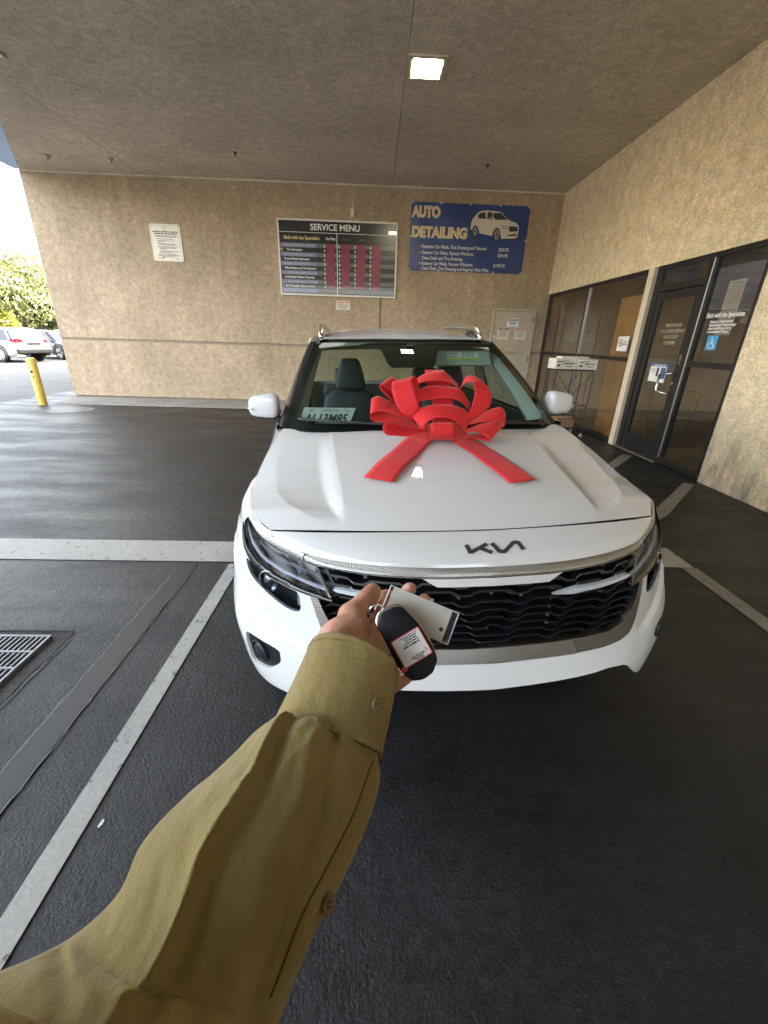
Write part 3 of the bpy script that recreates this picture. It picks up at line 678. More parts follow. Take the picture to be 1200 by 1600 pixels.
fr = rframe(6.5, 0, 4.118)
for t_, y, w in (('SHOWROOM', 1.80, .33), ('CUSTOMER SERVICE', 1.725, .50), ('PARTS DEPT', 1.65, .30), ('CASHIER', 1.575, .24)): text('lettering', t_, .062, M_GOLDL, sd_, fr, .36, y, .0015, 'CENTER', lift=.002, width=w)
fr = rframe(5.845, 0, 4.094); text('lettering', 'PUSH', .05, M_GOLDL, sd_, ((4.094, 5.775, 1.33), (0, 0, 1), (0, 1, 0), (-1, 0, 0)), 0, 0, .001, lift=.001)
# sidelight
sl_ = thing('sidelight_window', 'narrow dark sidelight window with white slogan lettering beside the glass door', 'window', (4.1, 5.25, 0))
rbox('head', M_ALU, sl_, 4.825, 5.665, 2.55, 2.60); rbox('sill', M_ALU, sl_, 4.825, 5.665, .006, .09); rbox('jamb', M_ALU, sl_, 4.825, 4.90, .09, 2.55); rbox('jamb', M_ALU, sl_, 5.615, 5.665, .09, 2.55)
rbox('jamb_edge', M_ALUE, sl_, 5.645, 5.667, .09, 2.55, 4.075, 4.084)
rbox('transom', M_ALU, sl_, 4.90, 5.615, 1.31, 1.38)
for z0, z1 in ((.09, 1.31), (1.38, 2.55)): MB().quad((4.115, 5.615, z0), (4.115, 4.90, z0), (4.115, 4.90, z1), (4.115, 5.615, z1)).build('pane', M_TINT, sl_)
fr = rframe(5.575, 0, 4.113)
text('lettering', 'Stick with the Specialists', .072, M_WHITE, sl_, fr, .01, 1.885, .002, lift=.002, width=.575, shear=.15)
for t_, y, w in (('•Expert Technicians', 1.825, .36), ('•Specialized Technology', 1.787, .42), ('•Genuine Mopar Parts', 1.75, .36), ('•Competitive Prices', 1.713, .33)):
    text('lettering', t_, .04, M_WHITE, sl_, fr, .09, y, .0012, lift=.002, width=w, shear=.15)
# papers and stickers on the glass
def sticker(name, label, cat, y0, y1, z0, z1, mt, x=4.112):
    s = thing(name, label, cat, (x, (y0 + y1) / 2, z0)); f_ = ((x, max(y0, y1), z0), (0, -1, 0), (0, 0, 1), (-1, 0, 0)); w, h = abs(y1 - y0), z1 - z0
    fquad('sheet', mt, s, f_, 0, w, 0, h, .0015, .001); return s, ((x - .0018, max(y0, y1), z0), (0, -1, 0), (0, 0, 1), (-1, 0, 0)), w, h
M_PAPER = mat('paper', (.72, .71, .68), .7, var=.04)
s, f3, w, h = sticker('accessible_sticker', 'blue square wheelchair access sticker on the sidelight glass', 'sticker', 5.43, 5.262, 1.52, 1.682, mat('access_blue', (.06, .32, .6), .4, var=0))
b = MB(); O, ex, ey, en = [Vector(q) for q in f3]
def P2(x, y): return O + ex * x * w + ey * y * h + en * .0006
def stroke(pts, th):
    for p, q in zip(pts, pts[1:]):
        p, q = np.array(p), np.array(q); d = (q - p) / np.linalg.norm(q - p); n_ = np.array([-d[1], d[0]]) * th / 2; e = d * th * .3
        b.quad(P2(*(p - e + n_)[:]), P2(*(p - e - n_)), P2(*(q + e - n_)), P2(*(q + e + n_)))
b.add([P2(.45 + .07 * math.cos(t * math.pi / 5), .84 + .07 * math.sin(t * math.pi / 5)) for t in range(10)], [tuple(range(10))])
stroke([(.46, .74), (.48, .45), (.66, .44), (.76, .2), (.86, .23)], .075); stroke([(.48, .6), (.64, .6)], .06)
stroke([(.47 + .24 * math.cos(math.radians(a)), .34 + .24 * math.sin(math.radians(a))) for a in range(120, 345, 20)], .065)
b.build('symbol', M_WHITE, s)
s, f3, w, h = sticker('no_smoking_sign', 'white no smoking notice on the wooden board behind the shop window', 'sign', 7.44, 7.13, 1.46, 1.686, M_PAPER)
b = MB(); n = 24
P_ = [(.29 + .2 * w / w * math.cos(2 * math.pi * k / n), .56 + .2 * w / h * math.sin(2 * math.pi * k / n)) for k in range(n)]; Q_ = [(.29 + .15 * math.cos(2 * math.pi * k / n), .56 + .15 * w / h * math.sin(2 * math.pi * k / n)) for k in range(n)]
O, ex, ey, en = [Vector(q) for q in f3]
b.add([P2(*p) for p in P_ + Q_], [(i, (i + 1) % n, n + (i + 1) % n, n + i) for i in range(n)]); stroke([(.18, .7), (.4, .42)], .06); b.build('ban_ring', mat('dark_red', (.25, .04, .04), .5, var=0), s)
b = MB(); stroke([(.2, .56), (.4, .56)], .05); b.build('cigarette', M_INK, s)
text('lettering', 'NO', .045, M_INK, s, f3, w * .72, h * .58, .001, 'CENTER', lift=.0006); text('lettering', 'SMOKING', .04, M_INK, s, f3, w * .72, h * .4, .001, 'CENTER', lift=.0006, width=w * .42)
s, f3, w, h = sticker('info_poster', 'white and blue printed information sheet taped to the glass door', 'poster', 6.395, 6.03, 1.07, 1.315, M_PAPER, 4.116)
fquad('banner', mat('poster_blue', (.03, .08, .3), .4, var=.1), s, f3, 0, w, h * .86, h, .0004); dashes('print', [(w * .2, w * .9, h * .905, h * .05)], M_WHITE, s, f3, .0008, 77)
fquad('picture', M_INK, s, f3, w * .42, w * .56, h * .3, h * .8, .0004); fquad('picture', MATS['poster_blue'], s, f3, w * .66, w * .97, h * .2, h * .8, .0004)
dashes('print', [(w * .06, w * .36, h * (.72 - .07 * k), h * .025) for k in range(4)] + [(w * .69, w * .94, h * (.7 - .1 * k), h * .03) for k in range(5)], M_INKG, s, f3, .0008, 21)
for (y0, y1, z0, z1, sd2, lab) in ((5.385, 5.14, 1.965, 2.27, 31, 'grey typed paper notice at the top of the sidelight glass'), (5.385, 5.138, 1.69, 1.955, 32, 'grey typed paper notice behind the white bullet lines on the sidelight')):
    s, f3, w, h = sticker('paper_notice', lab, 'notice', y0, y1, z0, z1, mat('paper_grey', (.42, .42, .41), .7, var=.06), 4.135)
    dashes('print', [(w * .2, w * .8, h * .88, .012)] + [(w * .1, w * .9, h * (.78 - .075 * k), .006) for k in range(9)], M_INKG, s, f3, .0006, sd2)

# things seen inside the shop
M_PLY = mat('plywood', (.42, .24, .085), .55, var=.22, vs_=3)
pl = thing('plywood_partition', 'tall orange brown plywood panel standing inside the shop window', 'partition', (4.3, 7.4, .02)); box('board', M_PLY, pl, 4.2, 4.24, 6.91, 7.78, .02, 2.29, .004)
pl = thing('plywood_partition', 'low brown plywood screen below the shop window transom', 'partition', (4.3, 8.1, .02)); box('board', mat('plywood_dark', (.3, .19, .09), .6, var=.2, vs_=3), pl, 4.29, 4.33, 6.98, 7.9, .02, 1.2, .004)
box('trim', MATS['plywood_dark'], pl, 4.28, 4.34, 6.96, 7.92, 1.2, 1.24, .004)
wd = thing('service_counter', 'dark service counter inside behind the glass door', 'counter', (7, 6, .02)); box('body', mat('counter_wood', (.09, .06, .04), .4, var=.2), wd, 6.7, 7.3, 4.4, 7.6, .02, 1.05, .01); box('top', mat('counter_top', (.3, .26, .2), .3, var=.1), wd, 6.62, 7.4, 4.35, 7.65, 1.05, 1.09, .006)
pf = thing('picture_frame', 'brown framed picture hanging on the inside wall behind the door', 'picture', (9.36, 7.5, 1.1)); box('frame', mat('frame_brown', (.2, .12, .06), .4), pf, 9.35, 9.395, 6.6, 8.2, .95, 2.35, .01); box('print', mat('print_tan', (.42, .34, .24), .6, var=.2, vs_=2), pf, 9.335, 9.352, 6.72, 8.08, 1.07, 2.23)
ch = thing('waiting_chair', 'yellow green padded waiting chair just inside the glass door', 'chair', (5.2, 7.3, .02))
M_LIME = mat('lime_vinyl', (.36, .33, .07), .5, var=.1); box('seat', M_LIME, ch, 5.0, 5.5, 7.05, 7.55, .38, .46, .03, 3); box('backrest', M_LIME, ch, 5.45, 5.53, 7.05, 7.55, .5, .86, .03, 3)
for x, y in ((5.03, 7.08), (5.03, 7.52), (5.47, 7.08), (5.47, 7.52)): MB().tube([(x, y, .02), (x, y, .4)], .014, 8).build('leg', M_STEEL, ch)
for y in (7.08, 7.52): MB().tube([(5.47, y, .4), (5.5, y, .84)], .013, 8).build('back_post', M_STEEL, ch)
for i, (x, y, w_, h_, lab) in enumerate(((9.0, 4.6, .8, 1.9, 'tan display cabinet inside behind the sidelight'), (9.0, 9.7, 1.2, 2.1, 'tan storage cabinet deep inside behind the shop window'))):
    cb = thing('display_cabinet', lab, 'cabinet', (x, y, .02)); box('carcass', mat('cabinet_tan', (.3, .24, .16), .5, var=.12), cb, x - .3, x + .3, y - w_ / 2, y + w_ / 2, .02, h_, .01)
    for k in range(3): box('shelf', MATS['cabinet_tan'], cb, x - .36, x - .301, y - w_ / 2 + .03, y + w_ / 2 - .03, .4 + .5 * k, .44 + .5 * k, .004)

# rolling wire stand with white cartons in front of window
st = thing('rolling_stand', 'folding black wire stand on casters with a low basket outside the shop window', 'stand', (3.45, 7.4, 0))
M_WIRE = mat('wire_dark', (.06, .06, .065), .35, .8, var=.1)
x0, x1, y0, y1 = 3.10, 3.74, 7.30, 7.72
for a in (x0, x1):
    for c in (y0, y1):
        MB().tube([(a + (.06 if a == x0 else -.06) * 0, c, .07), (a, c, 1.13)], .009, 8).build('leg', M_WIRE, st)
        MB().lathe([(.03, -.012), (.034, -.006), (.034, .006), (.03, .012)], (a, c, .036), (0, 1, 0), 14).build('caster', mat('caster_grey', (.3, .3, .3), .4), st)
for z in (1.13, .16, .33, .55):
    b = MB()
    for p, q in (((x0, y0), (x1, y0)), ((x1, y0), (x1, y1)), ((x1, y1), (x0, y1)), ((x0, y1), (x0, y0))): b.tube([(*p, z), (*q, z)], .006, 6)
    b.build('rail', M_WIRE, st)
for y in (y0, y1):
    MB().tube([(x0, y, .35), (x1, y, 1.1)], .0045, 6).build('cross_brace', M_WIRE, st); MB().tube([(x1, y + .004, .35), (x0, y + .004, 1.1)], .0045, 6).build('cross_brace', M_WIRE, st)
b = MB()
for k in range(9):
    x = x0 + (x1 - x0) * k / 8; b.tube([(x, y0, .33), (x, y0, .16), (x, y1, .16), (x, y1, .33)], .003, 5)
b.build('basket_wires', M_WIRE, st)
box('shelf', mat('shelf_black', (.03, .03, .03), .5), st, x0, x1, y0, y1, 1.137, 1.15)
M_CART = mat('carton_white', (.66, .63, .55), .6, var=.06); M_KRAFT = mat('kraft_board', (.34, .2, .1), .7, var=.1)
def carton(x, y, z, sx, sy, sz, rz, mt, label, printed):
    t = thing('carton', label, 'carton', (x, y, z), (0, 0, rz), group=None, local=True)
    o = MB().box(-sx / 2, sx / 2, -sy / 2, sy / 2, 0, sz).build('box', mt, t); bevel(o, .003)
    MB().box(-sx / 2 + .002, sx / 2 - .002, -.02, .02, sz, sz + .001).build('tape', mat('tape', (.5, .42, .28), .3), t)
    if printed:
        f_ = ((-sx / 2, -sy / 2 - .001, 0), (1, 0, 0), (0, 0, 1), (0, -1, 0))
        dashes('print', [(.03, sx * .3, sz * .66, .016), (.03, sx * .24, sz * .25, .03), (sx * .36, sx * .9, sz * .5, .018), (sx * .5, sx * .8, sz * .25, .012), (sx * .3, sx * .62, sz * .74, .012)], M_INK, t, f_, .0006, int(x * 100))
    return t
carton(3.235, 7.45, 1.152, .36, .3, .165, .05, M_CART, 'white printed carton on the left half of the wire stand top', True)
carton(3.605, 7.44, 1.152, .33, .3, .16, -.03, M_CART, 'white printed carton on the right half of the wire stand top', True)
carton(3.45, 7.56, 1.318, .5, .2, .03, .12, M_CART, 'flat white carton lying across the two cartons on the stand', False)
carton(3.45, 7.5, .166, .3, .28, .15, .0, M_KRAFT, 'small brown carton in the wire basket', False)
# ================================================================== the new white car
CAR = thing('car', 'white compact SUV parked nose out with a red bow on its hood', 'car', (.406, 1.044, 0), (0, -math.radians(1.4), math.radians(4.39)), local=True)
def paint(name, col, flake=0.):
    m_, nt, b = _new(name); b.inputs['Base Color'].default_value = (*col, 1); b.inputs['Roughness'].default_value = .7; b.inputs['Specular IOR Level'].default_value = .1
    b.inputs['Coat Weight'].default_value = 1.; b.inputs['Coat Roughness'].default_value = .02; b.inputs['Coat IOR'].default_value = 1.55
    c = coords(nt); n1 = bump(nt, b, noise(nt, c, 900, 2), .02, .0005)
    nt.links.new(ramp(nt, noise(nt, c, 3, 3), [(.3, tuple(x * .97 for x in col)), (.7, col)]), b.inputs['Base Color'])
    MATS[name] = m_; return m_
M_BODY = paint('white_paint', (.57, .572, .57))
M_GLOSSB = mat('piano_black', (.005, .005, .006), .2, var=0, coat=.35, crough=.06, spec=.35)
M_PILL = mat('pillar_black', (.006, .006, .0065), .38, var=0, spec=.25)
M_PLASB = mat('black_plastic', (.012, .0125, .013), .5, var=.15, vs_=40, bmp=.15, bs=600)
M_RUBBER = mat('rubber', (.015, .015, .015), .75, var=.1)
M_SATIN = mat('satin_silver', (.62, .6, .57), .28, 1., var=.03)
M_CHR = MATS['chrome']
def pattern_metal(name, col, rot, sc):
    m_, nt, b = _new(name); b.inputs['Metallic'].default_value = 1; b.inputs['Roughness'].default_value = .3
    c = coords(nt); w = nt.nodes.new('ShaderNodeTexWave'); w.bands_direction = 'DIAGONAL'; w.inputs['Scale'].default_value = sc; w.inputs['Distortion'].default_value = 0
    mp = nt.nodes.new('ShaderNodeMapping'); mp.inputs['Rotation'].default_value = rot; nt.links.new(c, mp.inputs[0]); nt.links.new(mp.outputs[0], w.inputs[0])
    ch_ = nt.nodes.new('ShaderNodeTexWave'); ch_.bands_direction = 'X'; ch_.inputs['Scale'].default_value = sc * .9; nt.links.new(c, ch_.inputs[0])
    f = mixc(nt, .45, ramp(nt, w.outputs['Fac'], [(.25, g(0)), (.75, g(1))]), ramp(nt, ch_.outputs['Fac'], [(.25, g(0)), (.75, g(1))]))
    nt.links.new(mixc(nt, f, tuple(x * .42 for x in col), col), b.inputs['Base Color'])
    bump(nt, b, f, .5, .003); return m_
M_BAND = pattern_metal('textured_silver', (.50, .49, .47), (0, .5, 0), 75)
M_TRIM = pattern_metal('textured_bronze', (.36, .33, .3), (0, .8, 0), 70)
M_HOUS = mat('lamp_housing', (.012, .014, .02), .35, .2, var=.2, vs_=20, spec=.4)
M_LENS = glass('lamp_lens', (.72, .76, .83), .4, .0, 1.45)
M_LENS2 = glass('lower_lens', (.5, .55, .63), .22, .0, 1.4)
M_DRL = mat('light_guide', (.42, .45, .49), .2, .0, var=.04, coat=.5)
M_LEDS = mat('led_grid', (.022, .026, .034), .35, .3, var=.5, vs_=90)
M_WSG = glass('windshield_glass', (.60, .71, .655), .34, .0, 1.4)
M_SIDEG = glass('side_glass', (.72, .78, .74), .9, .0, 1.5)

# ---- front surface P(k,z): columns 0..10 from the centre to the wheel arch
LV = {
.95: [(0, .19), (.3, .205), (.48, .245), (.57, .275), (.65, .31), (.73, .355), (.79, .42), (.825, .49), (.845, .56), (.86, .66), (.865, .80)],
.87: [(0, .055), (.3, .078), (.48, .13), (.57, .18), (.65, .25), (.735, .318), (.80, .395), (.84, .465), (.865, .54), (.885, .65), (.89, .80)],
.84: [(0, .03), (.3, .052), (.48, .11), (.57, .16), (.65, .235), (.735, .30), (.805, .38), (.85, .455), (.88, .535), (.90, .65), (.905, .80)],
.76: [(0, .005), (.3, .025), (.48, .072), (.57, .125), (.65, .185), (.745, .27), (.825, .36), (.872, .445), (.90, .53), (.917, .65), (.92, .80)],
.66: [(0, -.015), (.3, .005), (.48, .047), (.57, .095), (.65, .15), (.755, .24), (.84, .335), (.885, .43), (.91, .52), (.925, .65), (.925, .80)],
.55: [(0, -.035), (.3, -.018), (.48, .022), (.58, .068), (.67, .125), (.775, .215), (.86, .315), (.90, .42), (.92, .52), (.93, .65), (.93, .80)],
.45: [(0, -.045), (.3, -.03), (.48, .01), (.58, .055), (.67, .115), (.775, .205), (.85, .31), (.89, .42), (.91, .52), (.92, .65), (.92, .80)],
.36: [(0, -.03), (.3, -.015), (.48, .025), (.58, .07), (.67, .125), (.765, .21), (.835, .31), (.875, .42), (.897, .52), (.91, .65), (.91, .80)],
.28: [(0, .0), (.3, .015), (.48, .055), (.58, .1), (.66, .15), (.745, .225), (.81, .32), (.855, .43), (.88, .53), (.895, .65), (.895, .80)],
.20: [(0, .05), (.3, .065), (.48, .1), (.57, .14), (.64, .185), (.72, .26), (.785, .35), (.83, .45), (.86, .54), (.875, .65), (.875, .80)]}
LZ = np.array(sorted(LV)); LG = np.array([LV[z] for z in LZ])
_full = np.concatenate([(LG[:, 1:] * np.array([-1, 1]))[:, ::-1], LG], 1); KF = np.arange(-10, 11.)
def FP(k, z, off=0.):
    row = hsp(z, LZ, _full); p = hsp(k, KF, row)
    if off:
        q = hsp(min(k + .05, 10), KF, row) - hsp(max(k - .05, -10), KF, row); n_ = np.array([q[1], -q[0]]); n_ /= np.linalg.norm(n_); p = p + n_ * off
    return (p[0], p[1], z)
def mir(p): return [(-x, y) for x, y in p][::-1]
SX = .085
crease = ([0, 3.05, 3.9, 4.75, 5.45, 6.3, 8, 10], [.56, .585, .60, .625, .655, .70, .76, .8])
def bumper_off(k, z):
    zc_ = np.interp(abs(k), *crease); d = z - zc_
    w = min(1, max(0, (abs(k) - 2.6) / .8))
    return -.016 * w * math.exp(-d / .05) * (1 - math.exp(-d / .006)) if d > 0 else 0
def body_f(k, z): return FP(k, z, bumper_off(k, z))

U_OUT = [(0, .588), (.55, .592), (1.4, .593), (1.85, .599), (2.15, .615), (2.4, .65), (2.65, .70), (2.9, .755), (2.98, .772)]
U_IN = [(0, .643), (1.0, .643), (1.5, .645), (1.85, .662), (2.1, .69), (2.4, .735), (2.62, .772)]
LAMP2 = [(3.42, .715), (3.62, .70), (4.05, .697), (4.45, .706), (4.95, .722), (5.45, .738), (5.75, .758), (6.02, .792), (5.6, .788), (5.0, .773), (4.0, .767), (3.46, .766)]
FOG = [(5.5, .545), (4.15, .55), (4.12, .505), (4.6, .447), (5.3, .42), (5.55, .425), (5.6, .5)][::-1]
BAR_T = [(2.12, .783), (3.2, .783), (4.2, .787), (5.2, .802), (5.9, .828), (6.4, .855), (6.85, .892)]
BAR_B = [(2.1, .770), (3.2, .770), (4.0, .7705), (5.0, .777), (5.65, .793), (6.25, .822), (6.85, .868)]
# white bumper
top = [(x, z - .001) for x, z in BAR_B if x > 2.9] + [(7.3, .885), (8.3, .90), (9.6, .90)]
bot = [(0, .49), (1.0, .50), (1.6, .505), (2.1, .495), (2.4, .475), (3.0, .415), (3.4, .385), (4.0, .37), (4.85, .352), (5.45, .348), (6, .36), (7, .37), (8, .37), (9.2, .37), (9.6, .52), (9.6, .70)]
half = [(x, z) for x, z in bot] + top[::-1] + [(2.98, .772)] + U_OUT[::-1][1:]
# half runs from the lower centre out, up the side and back along the grille; mirror it into one closed outline
right = half[:-1] + [U_OUT[0]]
outline = right + [(-x, z) for x, z in right[::-1]][1:-1]
V_, F_ = panel(body_f, outline, [rounded(LAMP2, 2, .18), rounded(mir(LAMP2), 2, .18), rounded(FOG, 2, .15), rounded(mir(FOG), 2, .15)],   .011, SX, rim=lambda k, z: FP(k, z, -.013))
bumper = obj('front_bumper', V_, F_, M_BODY, CAR); sharp(bumper, 32)
# U shaped trim round the lower grille
uo = U_OUT; ui = U_IN
ut = [(-x, z) for x, z in uo[::-1]][:-1] + uo + [(x, z) for x, z in ui[::-1]] + [(-x, z) for x, z in ui][1:]
V_, F_ = panel(lambda k, z: FP(k, z, .004), ut, (), .01, SX, rim=(0, .05, 0)); o = obj('grille_surround', V_, F_, M_TRIM, CAR); sharp(o, 40)
V_, F_ = panel(lambda k, z: FP(k, z, .0062), [(-.95, .592), (.95, .592), (.85, .6425), (-.85, .6425)], (), .01, SX); obj('skid_plate', V_, F_, M_SATIN, o, True)
# lower black valance under the white lip
b = MB(); ks_ = np.linspace(-9.4, 9.4, 95)
def lowz(k): return np.interp(abs(k), [p[0] for p in bot[:-2]], [p[1] for p in bot[:-2]])
b.grid([[(lambda p: (p[0] * .985, p[1] + .03, z))(FP(k, max(.21, z))) for k in ks_] for z in ()]) if False else None
rows_ = []
for j in range(7):
    t = j / 6; rows_.append([])
    for k in ks_:
        zt = lowz(k) + .02; z = zt + (.215 - zt) * t; p = FP(k, max(.2, z)); rows_[-1].append((p[0] * (.975 - .03 * t), p[1] + .07 + .16 * t, z))
b.grid(rows_, flip=True); b.build('lower_valance', M_PLASB, CAR, smooth=True)
# fog lamp pockets
for s_ in (-1, 1):
    V_, F_ = panel(lambda k, z: FP(s_ * k, z, -.011), rounded(FOG, 2, .15)[::1], (), .012, SX)
    fo = obj('fog_lamp', V_, F_ if s_ > 0 else [f[::-1] for f in F_], mat('pocket_black', (.006, .007, .01), .45, var=.2, spec=.3), CAR, True)
    c = Vector(FP(s_ * 5.0, .49, -.014)); ax = Vector(FP(s_ * 5.0, .49, .02)) - c; ax.normalize()
    MB().lathe([(.045, -.005), (.045, .012), (.04, .014), (.037, .006)], c, ax, 24).build('bezel', M_PLASB, fo, sh=40)
    MB().lathe([(.037, .006), (.028, .013), (.0, .016)], c, ax, 24).build('lens', mat('fog_glass', (.02, .025, .035), .15, .2, var=0, spec=.4), fo, smooth=True)

# ---- curves of the nose
T_h = [(0, .055, .888), (.2, .066, .888), (.38, .105, .886), (.548, .178, .883), (.62, .233, .888), (.709, .318, .902), (.77, .405, .919), (.79, .445, .936)]
B_h = [(0, .037, .866), (.2, .047, .866), (.38, .085, .866), (.54, .155, .866), (.622, .225, .863), (.699, .292, .873), (.757, .357, .886), (.808, .445, .917)]
F_h = [(0, .17, .958), (.2, .183, .956), (.4, .212, .948), (.56, .255, .935), (.66, .297, .922), (.712, .327, .914), (.768, .408, .926), (.79, .449, .938)]
NC = 41
Tc = mirror_curve(crv(T_h, NC)); Bc = mirror_curve(crv(B_h, NC)); Fc = mirror_curve(crv(F_h, NC))
def nose(i, t):
    """i: column 0..2*NC-2 (float), t 0 at band, 1 at hood seam"""
    i0 = int(min(max(i, 0), len(Tc) - 2)); w = i - i0
    a = Tc[i0] * (1 - w) + Tc[i0 + 1] * w; c = Fc[i0] * (1 - w) + Fc[i0 + 1] * w
    L_ = np.linalg.norm(c - a); p = a + (c - a) * t; bl = .16 * L_ * (4 * t * (1 - t)) * (1.35 - .7 * t)
    return p + np.array([0, -.62, .62]) * bl
b = MB(); b.grid([[nose(i, t) for i in range(len(Tc))] for t in np.linspace(0, .975, 12)]); nz = b.build('nose_panel', M_BODY, CAR, smooth=True)
b = MB(); rows_ = []
for t in np.linspace(0, 1, 5):
    rows_.append([Bc[i] + (Tc[i] - Bc[i]) * t + np.array([0, -1, .3]) * .004 * (4 * t * (1 - t)) for i in range(len(Tc))])
b.grid(rows_); bd = b.build('grille_band', M_BAND, CAR, smooth=True)
for s_ in (-1, 1):
    j = NC - 1 + s_ * int(round(.66 * (NC - 1))); MB().bar(Bc[j] + np.array([0, -.004, 0]), Tc[j] + np.array([0, -.004, .002]), .004, .004).build('band_seam', M_CHR, bd)
b = MB(); b.grid([[Bc[i] + np.array([0, -.003, .0]) for i in range(len(Bc))], [Bc[i] + np.array([0, -.004, -.004]) for i in range(len(Bc))], [Bc[i] + np.array([0, .004, -.006]) for i in range(len(Bc))]], flip=True); b.build('band_lip', M_SATIN, CAR, smooth=True)
# silver trapezoid below the band
def below(u, d, off=-.004):
    p = np.array([np.interp(u, Bc[:, 0], Bc[:, k]) for k in range(3)]); return (u, p[1] + off - d * .12, p[2] - .004 - d)
b = MB(); rows_ = []
for t in np.linspace(0, 1, 4):
    hw = .222 - .045 * t; rows_.append([below(-hw + 2 * hw * q / 16, t * .027) for q in range(17)])
rows_.append([(p[0], p[1] + .03, p[2] - .004) for p in rows_[-1]])
b.grid(rows_, flip=True); b.build('centre_trim', mat('bright_silver', (.78, .78, .78), .25, .35, var=0, coat=.6), CAR, sh=40)
# emblem on the nose
def emblem():
    b = MB(); W_, cx_ = .192, .012
    def S(x, y, l):
        u = cx_ + (x - .5) * W_; i = NC - 1 + np.interp(u, Tc[NC - 1:, 0], np.arange(NC)) if u >= 0 else NC - 1 - np.interp(-u, Tc[NC - 1:, 0], np.arange(NC))
        p = nose(i, .30 + y * .27); q = nose(i, .30 + y * .27 + .01); n_ = np.cross([1, 0, 0], q - p); n_ /= np.linalg.norm(n_); return p + n_ * l
    A = W_ / .045
    def stroke_(p, q, th):
        p = np.array(p, float); q = np.array(q, float); d = (q - p) * np.array([A, 1]); d /= np.linalg.norm(d); n_ = np.array([-d[1] / A, d[0]]) * th / 2
        c = [p + n_, p - n_, q - n_, q + n_]
        lo = [S(x, y, .0005) for x, y in c]; hi = [S(x, y, .004) for x, y in c]
        b.add(lo + hi, [(4, 5, 6, 7), (0, 1, 5, 4), (1, 2, 6, 5), (2, 3, 7, 6), (3, 0, 4, 7)])
    th = .30
    for p, q in (((.03, .86), (.075, .04)), ((.075, .1), (.38, .92)), ((.25, .52), (.43, .06)), ((.47, .96), (.565, .06)), ((.565, .1), (.66, .1)), ((.64, .06), (.85, .94)), ((.84, .92), (.935, .92)), ((.93, .96), (.975, .16))): stroke_(p, q, th)
    b.build('emblem', mat('emblem_grey', (.14, .14, .145), .3, .8, var=0), nz)
emblem()

# ---- grille
GRI = [(0, .864), (1, .864), (2, .864), (2.66, .864), (2.14, .781), (2.9, .771), (2.64, .76), (2.42, .73), (2.12, .685), (1.86, .657), (1.5, .64), (0, .638)]
gout = [(-x, z) for x, z in GRI[1:][::-1]] + GRI
gout = [(0, .638)] + [(x, z) for x, z in GRI[::-1][1:]] + [(-x, z) for x, z in GRI[1:-1]]
V_, F_ = panel(lambda k, z: FP(k, z, -.055), gout, (), .014, SX); gl_ = obj('grille', V_, F_, M_PLASB, CAR, True)
def tooth(u, ph):
    x = ((u + ph) / .155) % 1.0
    if x < .50: return 0
    if x < .66: return -(x - .50) / .16
    if x < .86: return -1
    return -1 + (x - .86) / .14
def uK(u): return np.interp(abs(u), LG[5, :, 0], np.arange(11)) * (1 if u >= 0 else -1)
for r_, (z0, amp, uw, ph) in enumerate(((.840, .012, .50, .02), (.816, .012, .49, .03), (.784, .013, .48, .03), (.758, .013, .545, .045), (.734, .013, .535, .055), (.710, .013, .515, .07), (.686, .013, .495, .08), (.663, .012, .455, .09))):
    us = sorted(set([-uw, uw] + [round(sg_ * ((n_ + f_) * .155 - ph), 4) for n_ in range(0, 6) for f_ in (0, .25, .499, .501, .66, .861, .999) for sg_ in (-1, 1) if 0 <= (n_ + f_) * .155 - ph <= uw])); b = MB(); r1, r2, r3, r4 = [], [], [], []
    for u in us:
        z = z0 + amp * tooth(abs(u), ph); k = uK(u)
        r1.append(FP(k, z + .006, -.05)); r2.append(FP(k, z + .0025, -.012)); r3.append(FP(k, z - .0045, -.013)); r4.append(FP(k, z - .009, -.05))
    b.grid([r4, r3, r2, r1]); b.build('grille_slat', mat('slat_black', (.006, .007, .009), .3, var=0, spec=.35), gl_, sh=30)
    for a in range(len(us) - 1):
        t0, t1 = tooth(abs(us[a]), ph), tooth(abs(us[a + 1]), ph)
        if abs(t0 - t1) > .3 and us[a] * us[a + 1] > 0 and (t1 > t0) == (us[a] > 0): MB().bar(np.array(FP(uK(us[a]), z0 + amp * t0 + .002, -.010)), np.array(FP(uK(us[a + 1]), z0 + amp * t1 + .002, -.010)), .0022).build('slat_highlight', M_CHR, gl_)
for u in np.arange(-.4, .41, .1): MB().bar(FP(uK(u - .012), .66, -.045), FP(uK(u + .012), .845, -.045), .012, .02).build('grille_rib', M_PLASB, gl_)
for s_ in (-1, 1):   # signature light blades
    b = MB(); rows_ = []
    ksx = np.linspace(.6, 2.1, 24)
    zc_ = np.interp(ksx, [.6, 1.0, 2.1], [.797, .802, .806])
    w_ = np.interp(ksx, [.6, .85, 1.05, 2.0, 2.1], [.001, .011, .0085, .007, .003])
    for q, off in ((-1, -.012), (-.8, .0), (.8, .002), (1, -.01)): rows_.append([FP(s_ * k, z + q * w, off) for k, z, w in zip(ksx, zc_, w_)])
    b.grid(rows_, flip=s_ < 0); b.build('light_blade', M_DRL, CAR, sh=40)

